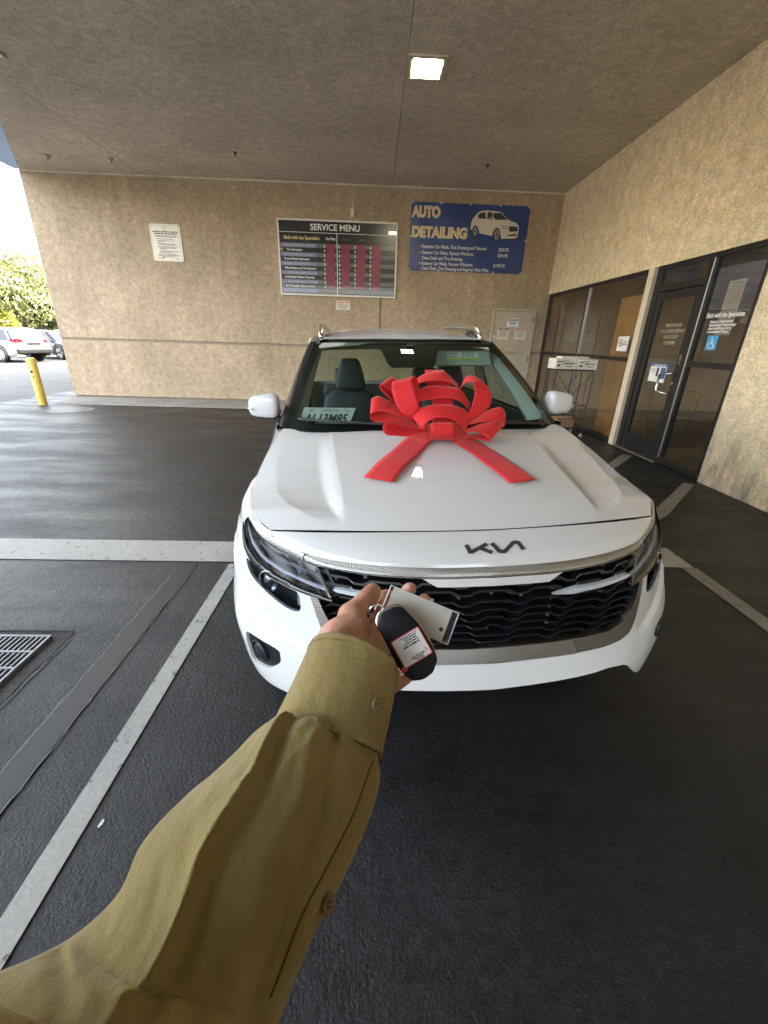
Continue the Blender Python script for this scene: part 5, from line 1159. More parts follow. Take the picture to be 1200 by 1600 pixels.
# ================================================================== red bow on the hood
BOW = thing('gift_bow', 'large red ribbon bow with two tails lying on the white hood', 'bow', tuple(CAR.location), tuple(CAR.rotation_euler), local=True)
m_, nt, b_ = _new('red_ribbon'); c = coords(nt)
nt.links.new(ramp(nt, noise(nt, c, 160, 4, .65), [(.3, (.50, .008, .011)), (.7, (.61, .014, .018))]), b_.inputs['Base Color']); b_.inputs['Roughness'].default_value = .75
b_.inputs['Sheen Weight'].default_value = .08; b_.inputs['Sheen Roughness'].default_value = .4; bump(nt, b_, noise(nt, c, 700, 2), .35, .001); M_RIB = m_
LOOPS = {
'archA':( [(-0.083, 0.86, 1.148), (-0.06, 0.86, 1.18), (-0.026, 0.86, 1.199), (0.025, 0.86, 1.199), (0.071, 0.86, 1.184), (0.103, 0.86, 1.154), (0.12, 0.86, 1.13)] , [(-0.13, 0.93, 1.203), (-0.097, 0.93, 1.227), (-0.049, 0.93, 1.244), (0.017, 0.93, 1.25), (0.085, 0.93, 1.242), (0.136, 0.93, 1.221), (0.166, 0.93, 1.194)] ),
'archB':( [(-0.094, 0.97, 1.253), (-0.061, 0.97, 1.262), (-0.021, 0.97, 1.267), (0.078, 0.97, 1.269), (0.129, 0.97, 1.248), (0.164, 0.97, 1.211)] , [(-0.093, 1.04, 1.298), (-0.04, 1.04, 1.318), (0.007, 1.04, 1.321), (0.054, 1.04, 1.318), (0.132, 1.04, 1.305), (0.186, 1.04, 1.238)] ),
'archC':( [(-0.094, 1.06, 1.32), (-0.044, 1.06, 1.337), (0.013, 1.06, 1.342), (0.074, 1.06, 1.337), (0.127, 1.06, 1.309)] , [(-0.086, 1.13, 1.334), (-0.041, 1.13, 1.365), (0.013, 1.13, 1.38), (0.065, 1.13, 1.383), (0.145, 1.13, 1.318)] ),
'loopD':( [(-0.128, 0.92, 1.19), (-0.171, 0.92, 1.214), (-0.205, 0.94, 1.273), (-0.214, 0.97, 1.329), (-0.189, 1.03, 1.344), (-0.154, 1.05, 1.3), (-0.122, 1.0, 1.201)] , [(-0.09, 0.92, 1.228), (-0.098, 0.92, 1.272), (-0.111, 0.94, 1.321), (-0.116, 0.97, 1.357), (-0.091, 1.03, 1.367), (-0.07, 1.05, 1.315), (-0.069, 1.0, 1.215)] ),
'loopE':( [(0.117, 1.02, 1.296), (0.14, 1.0, 1.336), (0.168, 0.97, 1.345), (0.172, 0.93, 1.306), (0.161, 0.92, 1.249), (0.147, 0.92, 1.202)] , [(0.14, 1.06, 1.315), (0.165, 1.04, 1.368), (0.22, 1.0, 1.351), (0.264, 0.96, 1.29), (0.254, 0.95, 1.229), (0.165, 0.93, 1.17)] ),
'loopF':( [(-0.108, 0.93, 1.182), (-0.193, 0.93, 1.204), (-0.253, 0.93, 1.219), (-0.301, 0.93, 1.217), (-0.319, 0.93, 1.197), (-0.301, 0.93, 1.176), (-0.253, 0.93, 1.169), (-0.177, 0.93, 1.171), (-0.107, 0.93, 1.161)] , [(-0.094, 1.02, 1.213), (-0.179, 1.02, 1.238), (-0.232, 1.02, 1.262), (-0.275, 1.02, 1.278), (-0.306, 1.02, 1.263), (-0.294, 1.02, 1.239), (-0.244, 1.02, 1.214), (-0.166, 1.02, 1.198), (-0.093, 1.02, 1.188)] ),
'loopK':( [(-0.119, 1.02, 1.213), (-0.183, 1.02, 1.268), (-0.233, 1.02, 1.316), (-0.266, 1.02, 1.328), (-0.257, 1.02, 1.304), (-0.198, 1.02, 1.25), (-0.118, 1.02, 1.197)] , [(-0.081, 1.1, 1.247), (-0.135, 1.1, 1.319), (-0.174, 1.1, 1.349), (-0.206, 1.1, 1.358), (-0.199, 1.1, 1.331), (-0.157, 1.1, 1.279), (-0.09, 1.1, 1.225)] ),
'loopG':( [(-0.054, 0.88, 1.134), (-0.111, 0.863, 1.127), (-0.161, 0.849, 1.119), (-0.203, 0.843, 1.124), (-0.25, 0.84, 1.131), (-0.268, 0.84, 1.158), (-0.256, 0.847, 1.182), (-0.208, 0.858, 1.17), (-0.141, 0.869, 1.15), (-0.055, 0.88, 1.14)] , [(-0.046, 0.93, 1.16), (-0.086, 0.924, 1.156), (-0.127, 0.92, 1.151), (-0.151, 0.92, 1.158), (-0.158, 0.92, 1.167), (-0.161, 0.92, 1.17), (-0.157, 0.923, 1.172), (-0.132, 0.929, 1.168), (-0.094, 0.934, 1.16), (-0.043, 0.94, 1.152)] ),
'loopH':( [(0.157, 0.93, 1.151), (0.216, 0.93, 1.163), (0.273, 0.93, 1.168), (0.315, 0.93, 1.161), (0.336, 0.93, 1.146), (0.308, 0.93, 1.134), (0.229, 0.93, 1.132)] , [(0.19, 1.01, 1.164), (0.24, 1.01, 1.189), (0.289, 1.01, 1.213), (0.341, 1.01, 1.22), (0.366, 1.01, 1.178), (0.343, 1.01, 1.146), (0.254, 1.01, 1.141)] ),
'loopI':( [(0.13, 0.88, 1.125), (0.167, 0.863, 1.134), (0.199, 0.847, 1.125), (0.235, 0.835, 1.097), (0.216, 0.833, 1.095), (0.173, 0.843, 1.102), (0.125, 0.86, 1.106)] , [(0.143, 0.93, 1.13), (0.205, 0.93, 1.154), (0.289, 0.93, 1.166), (0.316, 0.925, 1.138), (0.3, 0.92, 1.12), (0.227, 0.92, 1.115), (0.143, 0.92, 1.104)] ),
'strap':( [(-0.027, 0.9, 1.148), (-0.017, 0.96, 1.206), (-0.011, 1.02, 1.267), (-0.023, 1.1, 1.324), (-0.02, 1.18, 1.385)] , [(0.081, 0.9, 1.146), (0.089, 0.96, 1.205), (0.094, 1.02, 1.266), (0.098, 1.1, 1.324), (0.08, 1.18, 1.385)] ),
'front':( [(-0.028, 0.93, 1.117), (-0.042, 0.86, 1.099), (-0.05, 0.82, 1.112), (-0.058, 0.79, 1.142), (-0.06, 0.79, 1.178), (-0.051, 0.82, 1.184), (-0.031, 0.9, 1.166)] , [(0.091, 0.93, 1.115), (0.074, 0.86, 1.097), (0.063, 0.82, 1.11), (0.053, 0.79, 1.14), (0.05, 0.79, 1.177), (0.054, 0.82, 1.183), (0.073, 0.9, 1.164)] ),
}
def ribbon(name, e1, e2, n=40, wn=6, cup=.0):
    A = crv(e1, n); B_ = crv(e2, n); b = MB(); rows_ = []
    for j in range(wn + 1):
        t = j / wn; rows_.append([A[i] + (B_[i] - A[i]) * t for i in range(n)])
    b.grid(rows_); o = b.build(name, M_RIB, BOW, smooth=True)
    md = o.modifiers.new('thick', 'SOLIDIFY'); md.thickness = .0016; md.offset = 0
    return o
for nm, (e1, e2) in LOOPS.items(): ribbon('centre_strap' if nm == 'strap' else 'loop', e1, e2)
def on_hood(u, v, h=.007):
    # height of the hood under (u, v)
    t = min(1, max(0, ((v - .173) / .865))) ; s = u / .82
    for _ in range(6):
        p = hood(s, t); t = min(1, max(0, t + (v - p[1]) / .87)); s += (u - p[0]) / .82
    return (u, v, hood(s, t)[2] + h)
def tail(cl, w0, w1, wav):
    C_ = crv(cl, 40); e1, e2 = [], []
    for i in range(40):
        d = C_[min(i + 1, 39)] - C_[max(i - 1, 0)]; d /= np.linalg.norm(d); n_ = np.array([-d[1], d[0]]); t = i / 39; w = (w0 + (w1 - w0) * t) / 2
        lift = .006 + wav * (.5 + .5 * math.sin(t * 9 + 1)) * (.3 + .7 * t) + .035 * max(0, 1 - t * 5)
        p, q = C_[i] + n_ * w, C_[i] - n_ * w
        e1.append(on_hood(p[0], p[1], lift)); e2.append(on_hood(q[0], q[1], lift * .8 + .003))
    ribbon('tail', e1[::2], e2[::2], 40)
TL = [(.0, 1.0), (-.085, .90), (-.19, .72), (-.25, .62), (-.325, .488)]
TR = [(.07, 1.0), (.11, .90), (.17, .725), (.195, .59), (.243, .43)]
tail(TL, .125, .125, .010); tail(TR, .115, .125, .010)
# ================================================================== the photographer's arm with the key
SL = [(-0.0557, 0.3378, 1.2335), (-0.0688, 0.3032, 1.2145), (-0.0814, 0.272, 1.1983), (-0.0941, 0.2609, 1.1967), (-0.1214, 0.2333, 1.1906), (-0.1419, 0.2083, 1.1887), (-0.1572, 0.1827, 1.1859), (-0.1611, 0.1584, 1.1792), (-0.1805, 0.1385, 1.1741), (-0.206, 0.1213, 1.1826), (-0.2381, 0.1066, 1.1967), (-0.2631, 0.0909, 1.2219)]
SR = [(0.0256, 0.3217, 1.2016), (0.0174, 0.2876, 1.1842), (0.0101, 0.2577, 1.1717), (0.0113, 0.2445, 1.1661), (0.0092, 0.2223, 1.175), (-0.0039, 0.1938, 1.1652), (-0.0188, 0.1671, 1.1598), (-0.0338, 0.1434, 1.1537), (-0.0494, 0.1173, 1.1341), (-0.0628, 0.0896, 1.1186), (-0.0865, 0.0622, 1.1027), (-0.0961, 0.0362, 1.1045)]
J = {'wrist': (-0.016, 0.323, 1.2143), 'fore': (-0.0579, 0.2557, 1.1794), 'heel': (0.0211, 0.3374, 1.1948), 'thenar': (-0.0242, 0.3543, 1.2366), 't_cmc': (-0.0322, 0.3442, 1.2299), 't_mcp': (-0.0203, 0.3825, 1.2344), 't_ip': (-0.0037, 0.4139, 1.2333), 't_tip': (0.0039, 0.4371, 1.2297), 'i_mcp': (0.0182, 0.413, 1.2121), 'i_pip': (0.017, 0.459, 1.2053), 'i_dip': (0.0249, 0.4689, 1.2037), 'i_tip': (0.0347, 0.4583, 1.2051), 'm_mcp': (0.0327, 0.4114, 1.1964), 'm_pip': (0.044, 0.4652, 1.1963), 'm_dip': (0.0506, 0.4703, 1.2092), 'm_tip': (0.0529, 0.455, 1.2235), 'r_mcp': (0.0466, 0.4017, 1.1872), 'r_pip': (0.0668, 0.4556, 1.1881), 'r_dip': (0.0717, 0.4604, 1.2001), 'r_tip': (0.0707, 0.445, 1.2140), 'p_mcp': (0.053, 0.3837, 1.1835), 'p_pip': (0.074, 0.4212, 1.1843), 'p_dip': (0.0764, 0.4201, 1.1949), 'p_tip': (0.0711, 0.4071, 1.2022)}
J = {k: Vector(v) for k, v in J.items()}
def skin_mat():
    m_, nt, b = _new('skin'); c = coords(nt)
    f = noise(nt, c, 28, 5); f2 = noise(nt, c, 130, 3); f3 = noise(nt, c, 260, 3, .6)
    col = ramp(nt, f, [(.3, (.42, .20, .135)), (.55, (.54, .29, .21)), (.75, (.60, .35, .26))])
    col = mixc(nt, .3, col, ramp(nt, f2, [(.35, (.78, .66, .62)), (.65, (1.1, 1.05, 1.02))]), 'MULTIPLY')
    nt.links.new(col, b.inputs['Base Color']); b.inputs['Roughness'].default_value = .48; b.inputs['Specular IOR Level'].default_value = .4
    b.inputs['Subsurface Weight'].default_value = .25; b.inputs['Subsurface Radius'].default_value = (.01, .004, .002); b.inputs['Subsurface Scale'].default_value = .4
    w = nt.nodes.new('ShaderNodeTexVoronoi'); w.feature = 'DISTANCE_TO_EDGE'; w.inputs['Scale'].default_value = 420; nt.links.new(c, w.inputs['Vector'])
    n1 = bump(nt, b, w.outputs['Distance'], .10, .0012); bump(nt, b, f3, .22, .0015, n1); return m_
def capsule_mesh(chains, balls):
    b = MB()
    for pts, rs in chains:
        P = crv([tuple(p) for p in pts], 6 * len(pts)); R2 = np.interp(np.linspace(0, 1, len(P)), np.linspace(0, 1, len(rs)), rs)
        b.tube(P, list(R2), 16)
        for q, r in ((P[0], R2[0]), (P[-1], R2[-1])): balls.append((q, r))
    for c, r in balls:
        rr_ = 1 if not hasattr(r, '__len__') else r
        G2 = []
        for i in range(9):
            ph = -math.pi / 2 + math.pi * (i + .02) / 8.04
            G2.append([Vector(c) + Vector((math.cos(ph) * math.cos(t), math.cos(ph) * math.sin(t), math.sin(ph))) * r for t in [2 * math.pi * k / 14 for k in range(14)]])
        n0 = len(b.v); b.grid(G2, close=True); b.f.append(tuple(n0 + k for k in range(13, -1, -1))); b.f.append(tuple(n0 + 8 * 14 + k for k in range(14)))
    return b
fwd = (J['wrist'] - J['fore']).normalized()
chains = [
 ([J['fore'] - fwd * .03, J['fore'], J['wrist']], (.030, .029, .0265)),
 ([J['wrist'] + Vector((-.012, 0, .004)), J['t_cmc'], J['thenar'] + Vector((.006, .008, -.006)), J['t_mcp']], (.020, .0225, .0215, .0155)),
 ([J['t_mcp'], (J['t_mcp'] + J['t_ip']) / 2, J['t_ip'], J['t_tip']], (.0150, .0125, .0128, .0112)),
 ([J['wrist'], (J['wrist'] + J['i_mcp']) / 2 + Vector((0, 0, -.006)), J['i_mcp']], (.023, .020, .0130)),
 ([J['wrist'] + Vector((.01, 0, -.006)), (J['wrist'] + J['m_mcp']) / 2 + Vector((.004, 0, -.010)), J['m_mcp']], (.023, .020, .0130)),
 ([J['wrist'] + Vector((.016, 0, -.010)), (J['wrist'] + J['r_mcp']) / 2 + Vector((.004, 0, -.010)), J['r_mcp']], (.022, .020, .0125)),
 ([J['wrist'] + Vector((.02, .0, -.013)), J['heel'], (J['heel'] + J['p_mcp']) / 2 + Vector((.006, 0, .0)), J['p_mcp']], (.020, .021, .0185, .0115)),
 ([J['i_mcp'], J['i_pip'], J['i_dip'], J['i_tip']], (.0118, .0100, .0088, .0080)),
 ([J['m_mcp'], J['m_pip'], J['m_dip'], J['m_tip']], (.0118, .0102, .0092, .0086)),
 ([J['r_mcp'], J['r_pip'], J['r_dip'], J['r_tip']], (.0112, .0096, .0086, .0080)),
 ([J['p_mcp'], J['p_pip'], J['p_dip'], J['p_tip']], (.0100, .0084, .0076, .0070))]
hb = capsule_mesh(chains, [((J['i_mcp'] + J['r_mcp']) / 2 - Vector((.004, .012, .002)), .014)])
bx_, by_ = .03, -.40
def loft(rings, n=28):
    b = MB(); b.grid([[(cx_ + w * math.cos(a), cy_ + d * math.sin(a), z) for a in [2 * math.pi * k / n for k in range(n)]] for cx_, cy_, z, w, d in rings], close=True)
    b.f.append(tuple(reversed(range(n)))); b.f.append(tuple((len(rings) - 1) * n + k for k in range(n))); return b
hb2 = loft([(bx_, by_, 1.40, .07, .07), (bx_, by_ + .01, 1.47, .055, .06), (bx_, by_ + .02, 1.52, .057, .065), (bx_, by_ + .04, 1.56, .068, .085), (bx_, by_ + .035, 1.62, .077, .098), (bx_, by_ + .02, 1.68, .078, .1), (bx_, by_ + .01, 1.73, .066, .085), (bx_, by_, 1.765, .035, .045), (bx_, by_, 1.772, .004, .004)])
hb2.add(*(lambda q: (q.v, q.f))(MB().lathe([(.0, -.014), (.014, -.004), (.010, .012), (0, .018)], (bx_, by_ + .135, 1.605), (0, 1, 0), 12)))
for s_ in (-1, 1): hb2.add(*(lambda q: (q.v, q.f))(MB().lathe([(.0, -.008), (.022, 0), (.028, .004), (0, .01)], (bx_ + s_ * .078, by_ + .02, 1.61), (s_, 0, 0), 12)))
hb.add(hb2.v, hb2.f)
for pts_, rs_ in (([J['fore'] - fwd * .02, Vector((-.066, .205, 1.160)), Vector((-.088, .175, 1.155)), Vector((-.112, .135, 1.142)), Vector((-.165, .085, 1.142)), Vector((-.19, .03, 1.165)), Vector((-.205, -.08, 1.19)), Vector((-.2, -.25, 1.30)), Vector((bx_ - .16, by_, 1.39)), Vector((bx_ - .03, by_, 1.43))], (.028, .030, .032, .034, .038, .042, .046, .05, .05, .05)),):
    hb.tube(crv([tuple(p) for p in pts_], 40), list(np.interp(np.linspace(0, 1, 40), np.linspace(0, 1, len(rs_)), rs_)), 18)
M_SKIN = skin_mat()
tmp = hb.build('hand_tmp', M_SKIN)
md = tmp.modifiers.new('rm', 'REMESH'); md.mode = 'VOXEL'; md.voxel_size = .0017
md = tmp.modifiers.new('sm', 'SMOOTH'); md.factor = .5; md.iterations = 9
bpy.context.view_layer.update()
me = bpy.data.meshes.new_from_object(tmp.evaluated_get(bpy.context.evaluated_depsgraph_get())); bpy.data.objects.remove(tmp)
person = bpy.data.objects.new('person', me); COL.objects.link(person); ORG[person] = Vector((0, 0, 0)); me.name = 'person'
me.polygons.foreach_set('use_smooth', [True] * len(me.polygons))
if not me.materials: me.materials.append(M_SKIN)
tag(person, "outstretched left arm of a person in an olive shirt holding a car key palm up", 'person')
# thumb nail
M_NAIL = mat('nail', (.55, .33, .26), .3, var=.05, coat=.3)

# ---- olive shirt sleeve
def cloth_mat():
    m_, nt, b = _new('olive_cotton'); c = coords(nt)
    f = noise(nt, c, 14, 5); w1 = nt.nodes.new('ShaderNodeTexWave'); w1.inputs['Scale'].default_value = 420; w1.bands_direction = 'X'; nt.links.new(c, w1.inputs[0])
    w2 = nt.nodes.new('ShaderNodeTexWave'); w2.inputs['Scale'].default_value = 420; w2.bands_direction = 'Z'; nt.links.new(c, w2.inputs[0])
    col = ramp(nt, f, [(.3, (.225, .17, .060)), (.7, (.285, .217, .082))]); fz = noise(nt, c, 600, 3, .7)
    col = mixc(nt, .45, col, ramp(nt, fz, [(.3, g(.66)), (.7, g(1.22))]), 'MULTIPLY'); nt.links.new(col, b.inputs['Base Color'])
    b.inputs['Roughness'].default_value = .9; b.inputs['Specular IOR Level'].default_value = .15; b.inputs['Sheen Weight'].default_value = .25; b.inputs['Sheen Roughness'].default_value = .5
    hh = mixc(nt, .5, w1.outputs['Color'], w2.outputs['Color']); n1 = bump(nt, b, hh, .25, .0006); n2 = bump(nt, b, fz, .5, .001, n1); n3 = bump(nt, b, noise(nt, c, 60, 4, .6), .5, .004, n2); bump(nt, b, noise(nt, coords(nt, 'Object', (1., .45, 1.)), 30, 5, .6, 1.2), .3, .006, n3); return m_
M_OLIVE = cloth_mat()
VIEW = Vector((.0, 0, 1.52))
NS = 170
Lc = crv(SL[2:], NS); Rc = crv(SR[2:], NS)
def cross(L_, R2, axis, prof, nth=200):
    L_, R2 = Vector(L_), Vector(R2); c = (L_ + R2) / 2; a = (R2 - L_) / 2; bdir = a.cross(axis)
    if bdir.dot(VIEW - c) < 0: bdir = -bdir
    bdir.normalize(); out = []
    for k in range(nth):
        th = 2 * math.pi * k / nth          # 0 = right edge, 90 deg = towards the face, 180 = left edge
        fx, sy = math.cos(th), math.sin(th); h, dx = prof(fx, sy)
        out.append(c + a * (fx + dx) + bdir * (a.length * h))
    return out
def sleeve_prof(s):
    """flat pressed cloth: two facets meeting in a crease, with soft rolls and wrinkles"""
    r = float(np.interp(s, [0, .05, .2, .35, .5, .62, .75, 1], [.08, .15, .30, .36, .39, .40, .43, .48]))
    wt = float(np.interp(s, [0, .06, .16, .62, .75, 1], [0, .35, 1, 1, .5, .2]))
    def fold(x, c, w, sharp_=1.0): return math.exp(-(abs(x - c) / w) ** sharp_)
    def pr(fx, sy):
        x = (fx + 1) / 2
        if sy < 0: return .75 * sy + .03 * math.sin(fx * 7 + s * 9) * sy, 0
        ell = .80 * sy; rr = math.sqrt((x - r) ** 2 + .0004)
        tri = (x / r if x < r else (1 - x) / (1 - r)); tri = min(1, max(0, tri)); tri = tri ** (.62 if x > r else .72)
        h = ell * (1 - wt) + wt * (.26 * sy + .58 * tri)
        e = min(1, sy / .35)
        # crease lip, with the cloth dipping just beside it
        h += e * wt * (.050 * fold(x, r, .025) - .075 * fold(x, r + .085, .055, 2))
        # long soft rolls on the dark facet
        h += e * (.055 * fold(x, r + .27 + .10 * s, .075, 2) - .05 * fold(x, r + .40 + .06 * s, .05, 2) + .035 * fold(x, r + .52, .05, 2) - .035 * fold(x, .90, .03, 2))
        # gathers fanning out from the cuff
        h += e * math.exp(-s / .10) * (.085 * fold(x, .16 + .25 * s, .035, 2) - .09 * fold(x, .23 + .5 * s, .035, 2) + .06 * fold(x, .33 + .6 * s, .05, 2) - .08 * fold(x, .47 + .7 * s, .045, 2) + .05 * fold(x, .60 + .6 * s, .05, 2) - .05 * fold(x, .74 + .3 * s, .04, 2))
        # folds broken across the inside of the elbow
        for c0, sl_, w_, amp_, xm, xw in ((.655, .30, .018, -.13, .10, .20), (.625, .30, .022, .07, .12, .2), (.70, .42, .03, .03, .2, .25), (.55, .22, .014, -.03, .05, .12)):
            h += e * amp_ * math.exp(-((s - c0 - sl_ * (x - .1)) / w_) ** 2) * math.exp(-((x - xm) / xw) ** 2)
        # fine wrinkles
        h += e * (.006 * math.sin(31 * x + 23 * s + 2 * math.sin(9 * s)) + .004 * math.sin(57 * x - 37 * s + 3 * math.sin(5 * x)) + .005 * math.sin(70 * s + 9 * x + 4 * math.sin(13 * x)))
        return h, 0
    return pr
rows_ = []
for i in range(NS):
    s = i / (NS - 1); ax = Vector(((Lc[min(i + 1, NS - 1)] + Rc[min(i + 1, NS - 1)]) - (Lc[max(i - 1, 0)] + Rc[max(i - 1, 0)]))).normalized()
    rows_.append(cross(Lc[i], Rc[i], ax, sleeve_prof(s)))
b = MB(); b.grid(rows_, close=True); sleeve = b.build('shirt_sleeve', M_OLIVE, person, smooth=True)
md = sleeve.modifiers.new('t', 'SOLIDIFY'); md.thickness = .0012; md.offset = -1
# ---- cuff: a stiff band with an open lapped edge
CL = crv(SL[:3], 26); CRc = crv(SR[:3], 26); rows_ = []
for i in range(26):
    s = i / 25; ax = Vector(((CL[min(i + 1, 25)] + CRc[min(i + 1, 25)]) - (CL[max(i - 1, 0)] + CRc[max(i - 1, 0)]))).normalized()
    rows_.append((CL[i], CRc[i], ax, s))
def cuff_pt(i, th, out=0.):
    L_, R2, ax, s = rows_[i]; L_, R2 = Vector(L_), Vector(R2); c = (L_ + R2) / 2; a = (R2 - L_) / 2; bd_ = a.cross(ax); bd_ = bd_ if bd_.dot(VIEW - c) > 0 else -bd_; bd_.normalize()
    k = 1.02 + out / a.length
    w = .006 * math.sin(th * 2 + 1) + .004 * math.sin(5 * th + s * 4)
    # the rim rolls: further along the arm at the middle of the near side
    sh = -ax * (.010 * math.sin(th) * (1 - s) if math.sin(th) > 0 else .004 * math.sin(th) * (1 - s))
    return c + a * math.cos(th) * (k + w) + bd_ * a.length * .80 * math.sin(th) * (k + w) + sh
T0, T1 = math.radians(36), math.radians(36 + 346)   # lap sits on the near right side
b = MB(); G2 = []
for i in range(26):
    cor = 0 if i > 6 else math.radians(16) * ((6 - i) / 6) ** 2.2
    G2.append([cuff_pt(i, T0 + cor + (T1 - T0 - cor) * k / 80, .006 * max(0, 1 - k / 14)) for k in range(81)])
b.grid(G2); cuff = b.build('cuff', M_OLIVE, sleeve, smooth=True); md = cuff.modifiers.new('t', 'SOLIDIFY'); md.thickness = .0022; md.offset = 1
# the under lap of the cuff shows beyond the edge
b = MB(); G2 = []
for i in range(26):
    cor = 0 if i > 6 else math.radians(12) * ((6 - i) / 6) ** 1.6
    G2.append([cuff_pt(i, math.radians(-26) + cor + (math.radians(32) - cor + math.radians(26)) * k / 20, -.0025) for k in range(21)])
b.grid(G2); o = b.build('cuff_underlap', M_OLIVE, cuff, smooth=True); md = o.modifiers.new('t', 'SOLIDIFY'); md.thickness = .002; md.offset = 1
# stitched seams
M_THREAD = mat('thread', (.13, .09, .025), .8)
MB().tube([cuff_pt(25, T0 + (T1 - T0) * k / 80, .0028) for k in range(60)], .0008, 5).build('seam', M_THREAD, cuff)
MB().tube([cuff_pt(2, T0 + math.radians(14) + (T1 - T0) * k / 80, .0028) for k in range(50)], .0004, 5).build('stitching', M_THREAD, cuff)
MB().tube([cuff_pt(i, T0 + (0 if i > 6 else math.radians(16) * ((6 - i) / 6) ** 2.2) - .012, .0072) for i in range(26)], .0007, 5).build('lap_edge', M_THREAD, cuff)
MB().tube([cuff_pt(i, T0 + (0 if i > 6 else math.radians(16) * ((6 - i) / 6) ** 2.2) + .09, .0078) for i in range(2, 26)], .0004, 5).build('stitching', M_THREAD, cuff)
M_BTN = mat('horn_button', (.20, .125, .06), .3, var=.25, vs_=120, coat=.4)
def button(c, nrm, name='button', par=None, r=.0062):
    nrm = Vector(nrm).normalized(); t = MB().lathe([(r * .6, -.0005), (r, .0008), (r, .002), (r * .9, .0026), (r * .72, .0018), (0, .0016)], c, nrm, 24).build(name, M_BTN, par, sh=30)
    x = nrm.orthogonal().normalized(); y = nrm.cross(x)
    for a in range(4):
        p = Vector(c) + (x * math.cos(a * math.pi / 2 + .4) + y * math.sin(a * math.pi / 2 + .4)) * r * .3 + nrm * .0017
        MB().lathe([(r * .13, 0), (r * .13, .0006), (0, .0008)], p, nrm, 8).build('hole', M_INK, t)
bc = cuff_pt(15, math.radians(60), .0078); bn_ = (cuff_pt(15, math.radians(60), .03) - bc).normalized(); button(bc, bn_, par=cuff)
i2 = int(NS * .42); pr_ = sleeve_prof(.42); cr_ = cross(Lc[i2], Rc[i2], Vector(Lc[i2 + 1] + Rc[i2 + 1] - Lc[i2 - 1] - Rc[i2 - 1]).normalized(), pr_)
q_ = cr_[9]; n2 = (q_ - (Vector(Lc[i2]) + Vector(Rc[i2])) / 2).normalized(); n2 = (n2 + (VIEW - q_).normalized() * .6).normalized(); button(q_ + n2 * .001, n2, par=sleeve)
# placket edge running down from the cuff
pts = []
for i in range(2, 98):
    s = i / (NS - 1); c_ = cross(Lc[i], Rc[i], Vector(Lc[i + 1] + Rc[i + 1] - Lc[i - 1] - Rc[i - 1]).normalized(), sleeve_prof(s)); pts.append(c_[20] + (VIEW - c_[20]).normalized() * .0006)
MB().tube(pts, .0007, 5).build('placket_seam', M_THREAD, sleeve)


# ---- the rest of the photographer, standing behind the phone
loft([(bx_, by_ - .01, 1.63, .083, .102), (bx_, by_ - .005, 1.69, .086, .105), (bx_, by_ - .005, 1.745, .075, .09), (bx_, by_ - .005, 1.785, .04, .05), (bx_, by_ - .005, 1.79, .004, .004)]).build('hair', mat('hair_dark', (.02, .014, .01), .6, var=.2), person, smooth=True)
loft([(bx_, by_, .86, .185, .13), (bx_, by_, .95, .18, .125), (bx_, by_, 1.1, .185, .125), (bx_, by_, 1.25, .205, .13), (bx_, by_ - .01, 1.36, .215, .12), (bx_, by_ - .01, 1.42, .17, .095), (bx_, by_ - .005, 1.46, .075, .07), (bx_, by_, 1.475, .066, .066)]).build('shirt', M_OLIVE, person, smooth=True)
MB().tube(crv([(bx_ + .19, by_, 1.38), (bx_ + .26, by_ + .06, 1.24), (bx_ + .25, by_ + .15, 1.2), (bx_ + .14, by_ + .29, 1.36), (.075, -.085, 1.44)], 30), list(np.interp(np.linspace(0, 1, 30), [0, .4, 1], [.075, .062, .042])), 20).build('shirt_arm', M_OLIVE, person, smooth=True)
MB().tube(crv([(bx_ - .17, by_ - .01, 1.37), (-.21, -.25, 1.29), (-.205, -.08, 1.19), (-.178, .066, 1.162)], 26), list(np.interp(np.linspace(0, 1, 26), [0, .3, .8, 1], [.085, .092, .092, .082])), 24).build('shirt_arm', M_OLIVE, person, smooth=True)
M_TROU = mat('dark_trousers', (.02, .022, .03), .8, var=.15)
b = loft([(bx_, by_, .80, .18, .135), (bx_, by_, .88, .18, .13), (bx_, by_, .96, .17, .12)])
for s_ in (-1, 1): b.tube([(bx_ + s_ * .09, by_, .86), (bx_ + s_ * .095, by_ + .01, .5), (bx_ + s_ * .10, by_ - .01, .08)], [.095, .072, .055], 20)
b.build('trousers', M_TROU, person, smooth=True)
for s_ in (-1, 1):
    o = MB().box(bx_ + s_ * .10 - .045, bx_ + s_ * .10 + .045, by_ - .09, by_ + .18, .0, .085).build('shoe', mat('shoe_black', (.012, .012, .012), .4), person); bevel(o, .03, 3)

# ================================================================== key fob and tag in the hand
fc = Vector((.040, .346, 1.230)); fy = -Vector((.039, -.039, -.054)).normalized(); fx_ = Vector((.036, .010, .017)); fx_ = (fx_ - fy * fx_.dot(fy)).normalized(); fz_ = fx_.cross(fy)
KEY = thing('car_key', 'black car key fob with a red edged white label lying in the open hand', 'key fob', tuple(fc), local=True)
KEY.matrix_world = Matrix(((fx_.x, fy.x, fz_.x, fc.x), (fx_.y, fy.y, fz_.y, fc.y), (fx_.z, fy.z, fz_.z, fc.z), (0, 0, 0, 1)))
M_FOB = mat('fob_black', (.006, .007, .011), .5, spec=.25, var=.1, vs_=300, bmp=.06, bs=1500)
out = [(-.0195, .030), (-.020, .0), (-.0205, -.022), (-.015, -.036), (-.004, -.0405), (.008, -.0395), (.0185, -.031), (.021, -.018), (.0195, .012), (.0135, .034), (.004, .0375), (-.010, .0375)]
out = rounded(out, 2, .13)
